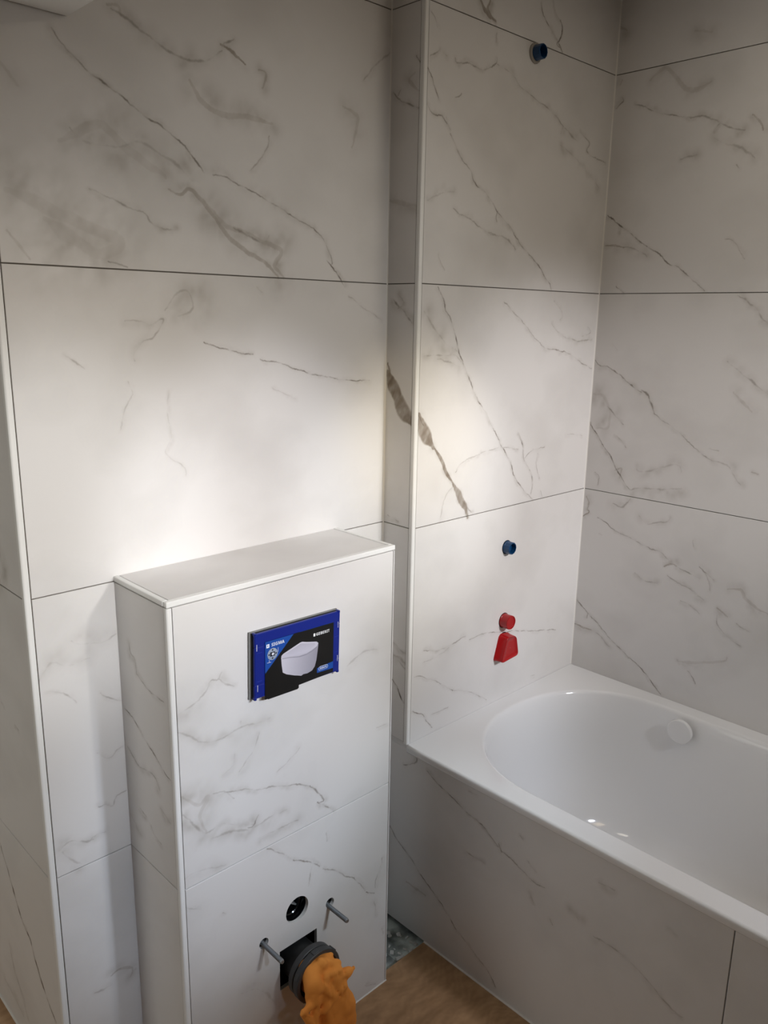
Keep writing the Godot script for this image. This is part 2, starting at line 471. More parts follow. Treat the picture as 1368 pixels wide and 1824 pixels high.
func flush_cover() -> void:
	var t := base("flush_cover", Vector3(0.2905, 1.0205, DB))
	t.rotation.z = deg_to_rad(-1.3)
	tag(t, "blue framed cover with a black printed card showing a white toilet, on the casing front", "cover")
	var ring := func(a: Vector2, b: Vector2, bar: float, z0: float, z1: float, ch: float) -> ArrayMesh:
		var st := new_st()
		for s in [-1, 1]:
			chamfer(st, Vector3((a.x + b.x) * 0.5, (b.y - bar * 0.5) if s > 0 else (a.y + bar * 0.5), (z0 + z1) * 0.5), Vector3(b.x - a.x, bar, z1 - z0), ch)
			chamfer(st, Vector3((b.x - bar * 0.5) if s > 0 else (a.x + bar * 0.5), (a.y + b.y) * 0.5, (z0 + z1) * 0.5), Vector3(bar, b.y - a.y - bar * 2.0, z1 - z0), ch)
		return st.commit()
	put("seal_frame", ring.call(Vector2(-0.1180, -0.0715), Vector2(0.1135, 0.0728), 0.02, 0.0, 0.0045, 0.0008), mats.gasket, t)
	put("rear_frame", ring.call(Vector2(-0.1140, -0.0695), Vector2(0.1125, 0.0712), 0.02, 0.0046, 0.0085, 0.0008), mats.black, t)
	put("blue_frame", ring.call(Vector2(-0.1115, -0.0690), Vector2(0.1130, 0.0702), 0.029, 0.0086, 0.0152, 0.0012), mats.blue, t)
	put("back_plate", block(Vector3(-0.085, -0.045, 0.004), Vector3(0.086, 0.045, 0.0135), 0.0), mats.black, t)
	for k in [[-1, -1], [-1, 1], [1, -1], [1, 1]]:
		put("clip", block(Vector3(k[0] * 0.1095 - 0.003, k[1] * 0.0690 - 0.003, 0.006), Vector3(k[0] * 0.1095 + 0.003, k[1] * 0.0690 + 0.003, 0.0162), 0.001), mats.blue, t)
	for k in [[-0.1065, 0.041], [-0.1045, -0.047], [0.1075, 0.040], [0.1075, -0.038]]:
		put("slot", block(Vector3(k[0] - 0.0006, k[1] - 0.007, 0.0145), Vector3(k[0] + 0.0006, k[1] + 0.007, 0.0156), 0.0002), mats.label_white, t)
	for k in [[-0.100, 0.029], [-0.100, -0.032], [0.1035, 0.014], [0.1035, -0.022]]:
		put("slot", block(Vector3(k[0] - 0.006, k[1] - 0.0004, 0.0145), Vector3(k[0] + 0.006, k[1] + 0.0004, 0.0156), 0.0002), mats.blue_line, t)
	# the card: a print on a thin sheet
	var x0 := -0.0870
	var y0 := -0.0765
	var w := 0.1815
	var h := 0.1260
	var s := 512.0 / w
	var img := Image.create(512, int(h * s), false, Image.FORMAT_RGB8)
	img.fill(Color(0.035, 0.035, 0.037))
	var P := func(a: Array) -> PackedVector2Array:
		var out := PackedVector2Array()
		for i in range(0, a.size(), 2): out.append(Vector2((a[i] - x0) * s, (y0 + h - a[i + 1]) * s))
		return out
	var sky := Color(0.07, 0.29, 0.62)
	paint(img, P.call([-0.0875, 0.050, -0.0140, 0.050, -0.0875, -0.0200]), sky, sky)
	paint(img, P.call([0.0490, -0.0450, 0.0950, -0.0410, 0.0950, -0.0570, 0.0490, -0.0560]), sky, sky)
	# picture of the toilet
	var hi := Color(0.80, 0.79, 0.83)
	var lo := Color(0.58, 0.57, 0.62)
	paint(img, P.call([-0.0470, 0.0060, -0.0455, -0.0120, -0.0425, -0.0290, -0.0330, -0.0355, -0.0120, -0.0440, 0.0000, -0.0478, 0.0060, -0.0500, 0.0120, -0.0480, 0.0230, -0.0492, 0.0360, -0.0462, 0.0430, -0.0385, 0.0472, -0.0250, 0.0500, -0.0060, 0.0520, 0.0100, 0.0, 0.0]), hi, lo, true)
	paint(img, P.call([-0.0470, 0.0080, -0.0420, 0.0120, 0.0020, 0.0255, 0.0080, 0.0262, 0.0200, 0.0225, 0.0470, 0.0165, 0.0520, 0.0120, 0.0480, 0.0060, 0.0360, 0.0010, 0.0200, -0.0030, 0.0000, -0.0030, -0.0250, 0.0020, -0.0440, 0.0040]), Color(0.82, 0.81, 0.85), Color(0.74, 0.73, 0.78))
	paint(img, P.call([-0.0370, 0.0095, 0.0040, 0.0232, 0.0180, 0.0200, 0.0420, 0.0145, 0.0440, 0.0100, 0.0300, 0.0040, 0.0120, 0.0020, -0.0100, 0.0030]), Color(0.70, 0.69, 0.74), Color(0.76, 0.75, 0.80))
	paint(img, P.call([-0.0445, 0.0025, -0.0250, 0.0003, 0.0000, -0.0048, 0.0200, -0.0048, 0.0360, -0.0008, 0.0480, 0.0045, 0.0485, 0.0036, 0.0360, -0.0020, 0.0200, -0.0060, 0.0000, -0.0060, -0.0250, -0.0010, -0.0445, 0.0013]), Color(0.52, 0.51, 0.56), Color(0.52, 0.51, 0.56))
	# small diagram of a fitting under the heading
	var kc := Vector2(-0.0685, 0.0190)
	var E := func(c: Vector2, rx: float, ry: float) -> PackedVector2Array:
		return ellipse(Vector2((c.x - x0) * s, (y0 + h - c.y) * s), rx * s, ry * s)
	paint(img, E.call(kc, 0.0128, 0.0128), Color(0.62, 0.66, 0.72), Color(0.55, 0.6, 0.67))
	for a in 4:
		var dv := Vector2(0.0088, 0).rotated(a * PI / 2.0)
		paint(img, E.call(kc + dv, 0.0018, 0.0018), Color(0.04, 0.05, 0.1), Color(0.04, 0.05, 0.1))
	paint(img, P.call([kc.x - 0.006, kc.y - 0.0045, kc.x + 0.006, kc.y - 0.0045, kc.x + 0.006, kc.y + 0.0045, kc.x - 0.006, kc.y + 0.0045]), Color(0.05, 0.06, 0.12), Color(0.05, 0.06, 0.12))
	paint(img, E.call(kc + Vector2(0.001, 0), 0.0032, 0.0030), Color(0.85, 0.87, 0.9), Color(0.85, 0.87, 0.9))
	paint(img, P.call([-0.0552, 0.0205, -0.0540, 0.0205, -0.0540, 0.0300, -0.0552, 0.0300]), hi, hi)
	paint(img, P.call([-0.0820, 0.0020, -0.0720, 0.0020, -0.0720, 0.0032, -0.0820, 0.0032]), hi, hi)
	paint(img, P.call([-0.0775, 0.0030, -0.0765, 0.0030, -0.0765, 0.0080, -0.0775, 0.0080]), hi, hi)
	# heading marks and the outlined pill
	paint(img, P.call([-0.0838, 0.0350, -0.0768, 0.0350, -0.0768, 0.0428, -0.0838, 0.0428]), Color.WHITE, Color.WHITE)
	paint(img, P.call([-0.0812, 0.0364, -0.0794, 0.0364, -0.0794, 0.0414, -0.0812, 0.0414]), sky, sky)
	paint(img, P.call([0.0382, 0.0295, 0.0432, 0.0295, 0.0432, 0.0365, 0.0382, 0.0365]), Color.WHITE, Color.WHITE)
	for k in [[0.0, Color(0.88, 0.9, 0.93)], [0.0009, sky]]:
		var r: float = 0.0046 - k[0]
		paint(img, E.call(Vector2(0.0578, -0.0478), r, r), k[1], k[1])
		paint(img, E.call(Vector2(0.0752, -0.0478), r, r), k[1], k[1])
		paint(img, P.call([0.0578, -0.0478 - r, 0.0752, -0.0478 - r, 0.0752, -0.0478 + r, 0.0578, -0.0478 + r]), k[1], k[1])
	var cm := mat(Color.WHITE, 0.42)
	cm.albedo_texture = ImageTexture.create_from_image(img)
	var st := new_st()
	var outline := PackedVector2Array([Vector2(-0.0870, 0.0490), Vector2(0.0940, 0.0490), Vector2(0.0945, -0.0660), Vector2(0.0, -0.0694), Vector2(0.0, -0.0762), Vector2(-0.0870, -0.0762)])
	outline.reverse()
	prism(st, outline, 0.0012, 0.0, Basis.IDENTITY, Vector3(0, 0, 0.0153), Rect2(x0, y0, w, h))
	var card := put("printed_card", st.commit(), cm, t)
	card.set_meta("label", "black and blue printed card")
	var zt := 0.0166
	letters("SIGMA", 0.0068, 0.0325, Vector3(-0.0552, 0.0392, zt), mats.label_white, card)
	letters("GEBERIT", 0.0062, 0.0370, Vector3(0.0638, 0.0330, zt), mats.label_white, card)
	letters("Geberit", 0.0040, 0.0190, Vector3(0.0665, -0.0478, zt), mats.label_white, card)
	# folded tab at the card's lower edge
	put("card_tab", block(Vector3(-0.078, -0.0790, 0.010), Vector3(-0.0005, -0.0762, 0.0150), 0.0006), mats.black, t)

# ------------------------------------------------------------------ pipes, bolts and rag
func rod(called: String, at: Vector3, out: float, label: String) -> void:
	var t := base(called, at)
	tag(t, label, "threaded rod", "zinc rods for hanging the toilet")
	var prof := []
	var z := -0.07
	while z < out - 0.004:
		prof.append(Vector2(0.0045, z))
		prof.append(Vector2(0.0055, z + 0.0006))
		prof.append(Vector2(0.0055, z + 0.0009))
		z += 0.00145
	prof.append(Vector2(0.0050, out - 0.0022))
	prof.append(Vector2(0.0041, out))
	prof.append(Vector2(0.0, out))
	var st := new_st()
	lathe(st, prof, 20)
	put("shaft", st.commit(), mats.steel, t)
	var sl := new_st()
	lathe(sl, [Vector2(0.0058, -0.0695), Vector2(0.0098, -0.0695), Vector2(0.0098, -0.008), Vector2(0.0058, -0.008)], 24)
	put("plastic_sleeve", sl.commit(), mats.pipe, t)

func wc_fittings() -> void:
	rod("threaded_rod", Vector3(0.1970, 0.3470, DB), 0.0695, "zinc threaded rod left of the square drain opening")
	rod("threaded_rod", Vector3(0.3860, 0.3405, DB), 0.0680, "zinc threaded rod right of the round hole")
	# flush pipe socket inside the round hole
	var f := base("flush_pipe", Vector3(0.2915, 0.3845, DB - 0.060))
	tag(f, "dark plastic pipe socket inside the round hole of the casing", "pipe")
	var st := new_st()
	lathe(st, [Vector2(0.0345, 0.0), Vector2(0.0345, 0.048), Vector2(0.0330, 0.049), Vector2(0.0305, 0.049), Vector2(0.0300, 0.046), Vector2(0.0285, 0.002), Vector2(0.0, 0.002)], 40)
	put("socket", st.commit(), mats.gloss_black, f)
	var ring := new_st()
	lathe(ring, [Vector2(0.0292, 0.030), Vector2(0.0292, 0.034), Vector2(0.0272, 0.036), Vector2(0.0250, 0.034), Vector2(0.0250, 0.030)], 40)
	put("seal_ring", ring.commit(), mats.gloss_black, f)
	for a in [1.45, 3.55, 5.6]:
		var rs := new_st()
		chamfer(rs, Vector3(cos(a), sin(a), 0) * 0.0135 + Vector3(0, 0, 0.018), Vector3(0.030, 0.0036, 0.024), 0.0006, Basis(Vector3(0, 0, 1), a))
		put("rib", rs.commit(), mats.gasket, f)
	# waste pipe in the square hole
	var w := base("waste_pipe", Vector3(0.2985, 0.2450, DB - 0.08))
	tag(w, "black waste pipe with a thick grey collar, coming out of the square opening", "pipe")
	var ws := new_st()
	lathe(ws, [Vector2(0.0440, 0.0), Vector2(0.0440, 0.105), Vector2(0.0520, 0.112), Vector2(0.0520, 0.118)], 56)
	lathe(ws, [Vector2(0.0430, 0.0), Vector2(0.0, 0.0)], 40)
	put("elbow", ws.commit(), mats.pipe, w)
	var cs := new_st()
	lathe(cs, [Vector2(0.0535, 0.113), Vector2(0.0600, 0.1135), Vector2(0.0612, 0.1150), Vector2(0.0612, 0.1270), Vector2(0.0600, 0.1285), Vector2(0.0578, 0.1290), Vector2(0.0578, 0.1320), Vector2(0.0622, 0.1330), Vector2(0.0632, 0.1345), Vector2(0.0632, 0.1475), Vector2(0.0620, 0.1490), Vector2(0.0545, 0.1490), Vector2(0.0530, 0.1475), Vector2(0.0525, 0.1200), Vector2(0.0450, 0.1150)], 64)
	put("collar", cs.commit(), mats.collar, w)
	for a in [0.7, 1.65, 2.7, 4.1, 5.4]:
		var ls := new_st()
		chamfer(ls, Vector3(cos(a) * 0.0630, sin(a) * 0.0630, 0.1400), Vector3(0.0032, 0.016, 0.0125), 0.0008, Basis(Vector3(0, 0, 1), a))
		put("collar_lug", ls.commit(), mats.collar, w)
	# orange rag
	var caps := [
		[Vector3(0.278, 0.272, 0.262), Vector3(0.322, 0.268, 0.262), 0.026, 0.026],
		[Vector3(0.285, 0.232, 0.265), Vector3(0.318, 0.232, 0.265), 0.026, 0.026],
		[Vector3(0.272, 0.274, 0.278), Vector3(0.300, 0.284, 0.283), 0.016, 0.016],
		[Vector3(0.300, 0.284, 0.283), Vector3(0.338, 0.262, 0.290), 0.013, 0.012],
		[Vector3(0.268, 0.262, 0.292), Vector3(0.264, 0.226, 0.298), 0.022, 0.018],
		[Vector3(0.296, 0.262, 0.298), Vector3(0.336, 0.262, 0.306), 0.011, 0.010],
		[Vector3(0.318, 0.246, 0.300), Vector3(0.352, 0.243, 0.310), 0.016, 0.010],
		[Vector3(0.352, 0.243, 0.310), Vector3(0.370, 0.248, 0.314), 0.009, 0.004],
		[Vector3(0.292, 0.236, 0.292), Vector3(0.304, 0.130, 0.298), 0.022, 0.024],
		[Vector3(0.304, 0.130, 0.298), Vector3(0.310, 0.062, 0.294), 0.024, 0.022],
		[Vector3(0.316, 0.220, 0.294), Vector3(0.334, 0.058, 0.297), 0.024, 0.024],
		[Vector3(0.334, 0.222, 0.294), Vector3(0.355, 0.150, 0.298), 0.024, 0.024],
		[Vector3(0.355, 0.150, 0.298), Vector3(0.370, 0.084, 0.294), 0.024, 0.022],
		[Vector3(0.352, 0.110, 0.298), Vector3(0.356, 0.060, 0.296), 0.022, 0.020],
		[Vector3(0.276, 0.190, 0.312), Vector3(0.338, 0.222, 0.318), 0.009, 0.007],
		[Vector3(0.280, 0.250, 0.306), Vector3(0.312, 0.206, 0.318), 0.010, 0.008],
		[Vector3(0.262, 0.222, 0.304), Vector3(0.226, 0.219, 0.310), 0.011, 0.006],
		[Vector3(0.226, 0.219, 0.310), Vector3(0.250, 0.165, 0.312), 0.007, 0.014],
		[Vector3(0.250, 0.165, 0.312), Vector3(0.262, 0.105, 0.306), 0.013, 0.010],
		[Vector3(0.268, 0.214, 0.304), Vector3(0.254, 0.170, 0.310), 0.010, 0.012]]
	var wn := FastNoiseLite.new()
	wn.seed = 17
	wn.frequency = 14.0
	wn.fractal_octaves = 2
	var field := func(p: Vector3) -> float:
		var d := 1.0
		for c in caps: d = smin(d, capsule(p, c[0], c[1], c[2], c[3]), 0.011 if c[2] > 0.0215 else 0.005)
		if d < 0.02:
			# long soft folds running down the hanging part, and small crumples
			var hang := clampf((0.22 - p.y) * 14.0, 0.0, 1.0)
			var cr := absf(wn.get_noise_3d(p.x * 1.5 + p.y * 0.5, p.y * 0.7, p.z))
			d += 0.0035 * wn.get_noise_3d(p.x * 1.6, p.y * 1.0, p.z * 1.6)
			d += (0.0030 - 0.0016 * hang) * (1.0 - clampf(cr * 7.0, 0.0, 1.0))
		return d
	var rg := nets(Vector3(0.195, 0.025, 0.215), Vector3(0.415, 0.325, 0.345), 0.0036, field)
	var rag := put("rag", rg, mats.cloth)
	tag(rag, "orange cloth stuffed into the waste pipe and hanging down from it", "rag")

# ------------------------------------------------------------------ pipe plugs on the end wall
func plugs() -> void:
	var up := base("pipe_plug", Vector3(1.1500, 2.3640, DC))
	tag(up, "blue pipe plug with a chalky metal ring at its foot, high on the end wall", "plug")
	hollow_plug(up, mats.plug_blue, 0.0185, 0.0155, 0.027)
	var rs := new_st()
	lathe(rs, [Vector2(0.0180, 0.0), Vector2(0.0235, 0.0), Vector2(0.0235, 0.0045), Vector2(0.0220, 0.0065), Vector2(0.0185, 0.0065)], 32)
	put("metal_ring", rs.commit(), mats.chalk, up)
	var bl := base("pipe_plug", Vector3(1.1450, 1.0670, DC))
	tag(bl, "short blue pipe plug above the red plugs on the end wall", "plug")
	hollow_plug(bl, mats.plug_blue, 0.0188, 0.0152, 0.022)
	var rd := base("pipe_plug", Vector3(1.1500, 0.8400, DC))
	tag(rd, "round red pipe plug directly above the larger red cap", "plug")
	var st := new_st()
	lathe(st, [Vector2(0.0215, 0.0), Vector2(0.0215, 0.003), Vector2(0.0208, 0.0035), Vector2(0.0212, 0.0265), Vector2(0.0204, 0.0282), Vector2(0.0184, 0.0282), Vector2(0.0178, 0.0262), Vector2(0.0, 0.0256)], 40)
	put("cap", st.commit(), mats.red, rd)
	put("bore", dark_ring(0.0208, 0.0232), mats.void, rd)
	# larger red cap over the mixer outlet, a rounded trapezoid
	var tp := base("outlet_cap", Vector3(1.1530, 0.7600, DC))
	tag(tp, "large red trapezoid cap just above the bath rim", "cap")
	var poly := rounded(PackedVector2Array([Vector2(-0.044, -0.040), Vector2(0.042, -0.034), Vector2(0.026, 0.034), Vector2(-0.020, 0.040)]), 0.014, 6)
	var back := PackedVector2Array()
	for p in poly: back.append(p * 0.96)
	var rings := []
	for l in [[1.04, 0.0], [1.04, 0.003], [1.0, 0.0035], [0.965, 0.0285], [0.945, 0.0302], [0.915, 0.0302], [0.895, 0.0285], [0.5, 0.0278], [0.02, 0.0276]]:
		var r := []
		for p in poly: r.append(Vector3(p.x * l[0], p.y * l[0], l[1]))
		rings.append(r)
	put("cap", skin(rings).commit(), mats.red, tp)
	put("bore", dark_ring(0.016, 0.0195), mats.void, tp, Vector3(0.0, 0.0225, 0))

func dark_ring(r0: float, r1: float) -> ArrayMesh:  # flat black ring round the foot of a plug
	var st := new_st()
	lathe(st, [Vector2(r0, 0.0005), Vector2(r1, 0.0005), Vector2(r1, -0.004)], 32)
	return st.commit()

func hollow_plug(t: Node, m: Material, r: float, inner: float, out: float) -> void:
	var st := new_st()
	lathe(st, [Vector2(r + 0.001, 0.0), Vector2(r + 0.001, 0.004), Vector2(r, 0.005), Vector2(r - 0.0006, out - 0.001), Vector2(r - 0.0014, out), Vector2(inner, out), Vector2(inner - 0.0012, 0.008)], 12, Transform3D.IDENTITY, false)
	put("sleeve", st.commit(), m, t)
	var bs := new_st()
	lathe(bs, [Vector2(inner - 0.0012, 0.008), Vector2(0.0, 0.008)], 24)
	put("floor_disc", bs.commit(), m, t)
	put("bore", dark_ring(r, r + 0.0022), mats.void, t)

# boxed-in casing that comes down from the ceiling at the left end of the back wall
func corner_box() -> void:
	var t := base("ceiling_casing", Vector3(-0.10, 2.193, 0.15))
	tag(t, "pale boxed casing hanging from the ceiling, its lower corner seen at top left", "casing")
	put("casing_body", block(Vector3(-0.0735, 0.0, -0.146), Vector3(0.081, CEIL - 2.1935, 0.15), 0.0015), mats.trim, t)
	put("gap_shade", block(Vector3(0.046, 0.0015, -0.1495), Vector3(0.0795, CEIL - 2.1935, -0.1462), 0.0), mats.grout, t)  # dark strip standing in for the shade between casing and wall

func area_light(called: String, at: Vector3, turn: Vector3, size: Vector2, c: Color, energy: float) -> void:
	var l := AreaLight3D.new()
	l.name = called
	l.area_size = size
	l.position = at
	l.rotation = turn
	l.light_color = c
	l.light_energy = energy
	l.area_range = 8.0
	l.shadow_enabled = true
	add_child(l)

# unseen lamps and window, out of view, placed for the light they cast
func lamps() -> void:
	unseen_spot_bar(BAR_A, HEADS_A, "unseen white spotlight bar with ten heads, placed to light the casing, end wall and bath")
	unseen_spot_bar(BAR_B, HEADS_B, "unseen white spotlight bar with four heads, placed to light the back wall and chase corner")
	unseen_ceiling_lamp(Vector3(0.9, CEIL, 2.2), 0.25, "large unseen flat lamp on the ceiling, placed to light the upper walls")
	unseen_ceiling_lamp(Vector3(1.0, CEIL, 0.9), 0.15, "small unseen flat lamp on the ceiling, placed to light the bath from above")
	var w := base("unseen_window_1", Vector3(-2.2, 1.3, -0.45))  # window out of view, placed to light the surfaces facing left
	w.set_meta("kind", "structure")
	for k in [[-0.42, 0.0, 0.06, 1.96], [0.42, 0.0, 0.06, 1.96], [0.0, 0.95, 0.78, 0.06], [0.0, -0.95, 0.78, 0.06]]:
		put("unseen_window_frame", block(Vector3(0.0, k[1] - k[3] * 0.5, k[0] - k[2] * 0.5), Vector3(0.04, k[1] + k[3] * 0.5, k[0] + k[2] * 0.5), 0.002), mats.trim, w)
	put("unseen_pane", block(Vector3(0.004, -0.92, -0.39), Vector3(0.02, 0.92, 0.39), 0.001), mats.glow, w)

func unseen_ceiling_lamp(at: Vector3, s: float, label: String) -> void:  # out of view, placed to light the room from overhead
	var t := base("unseen_ceiling_lamp", at)
	tag(t, label, "lamp", "unseen flat ceiling lamps")
	put("lamp_frame", block(Vector3(-s - 0.02, -0.03, -s - 0.02), Vector3(s + 0.02, -0.0005, s + 0.02), 0.004), mats.trim, t)
	put("lamp_diffuser", block(Vector3(-s, -0.036, -s), Vector3(s, -0.0301, s), 0.001), mats.glow, t)

func unseen_spot_bar(at: Vector3, heads: Array, label: String) -> void:  # out of view, heads aimed to light walls, casing and bath
	var t := base("unseen_spotlight_bar", at)
	tag(t, label, "lamp", "unseen spotlight bars")
	var half := heads.size() * 0.03
	put("rail", block(Vector3(-half, 0.055, -0.012), Vector3(half, 0.075, 0.012), 0.003), mats.trim, t)
	for s in [-1.0, 1.0]:
		var ss := new_st()
		lathe(ss, [Vector2(0.006, 0.0), Vector2(0.006, CEIL - at.y - 0.0755)], 16, Transform3D(Basis(Vector3.RIGHT, -PI / 2), Vector3(s * half * 0.8, 0.075, 0)))
		put("stem", ss.commit(), mats.trim, t)
	for i in heads.size():
		var s: Array = heads[i]
		var rel := Vector3((i - (heads.size() - 1) * 0.5) * 0.06, 0, 0)
		var aim: Vector3 = s[0]
		var bz := (aim - at - rel).normalized()
		var bx := Vector3.UP.cross(bz).normalized()
		var bas := Basis(bx, bz.cross(bx), bz)
		var hs := new_st()
		lathe(hs, [Vector2(0.0, -0.075), Vector2(0.018, -0.075), Vector2(0.023, -0.068), Vector2(0.026, -0.004), Vector2(0.024, -0.004), Vector2(0.0225, -0.018), Vector2(0.0, -0.018)], 28, Transform3D(bas, rel))
		var head := put("lamp_head", hs.commit(), mats.trim, t)
		var gs := new_st()
		lathe(gs, [Vector2(0.0, -0.0175), Vector2(0.0220, -0.0175), Vector2(0.0220, -0.012), Vector2(0.0, -0.010)], 28, Transform3D(bas, rel))
		put("lamp_lens", gs.commit(), mats.glow, head)
		put("yoke", block(rel + Vector3(-0.004, 0.030, -0.004), rel + Vector3(0.004, 0.056, 0.004), 0.001), mats.trim, t)
		var l := SpotLight3D.new()
		l.name = "unseen_spot_light"
		l.position = rel + bz * 0.002
		l.basis = Basis(-bx, bas.y, -bz)
		l.light_color = s[1]
		l.light_energy = s[2]
		l.spot_range = 8.0
		l.spot_attenuation = 2.0
		l.spot_angle = s[3]
		l.spot_angle_attenuation = 1.0
		l.light_size = 0.06
		l.shadow_enabled = true
		t.add_child(l, true)

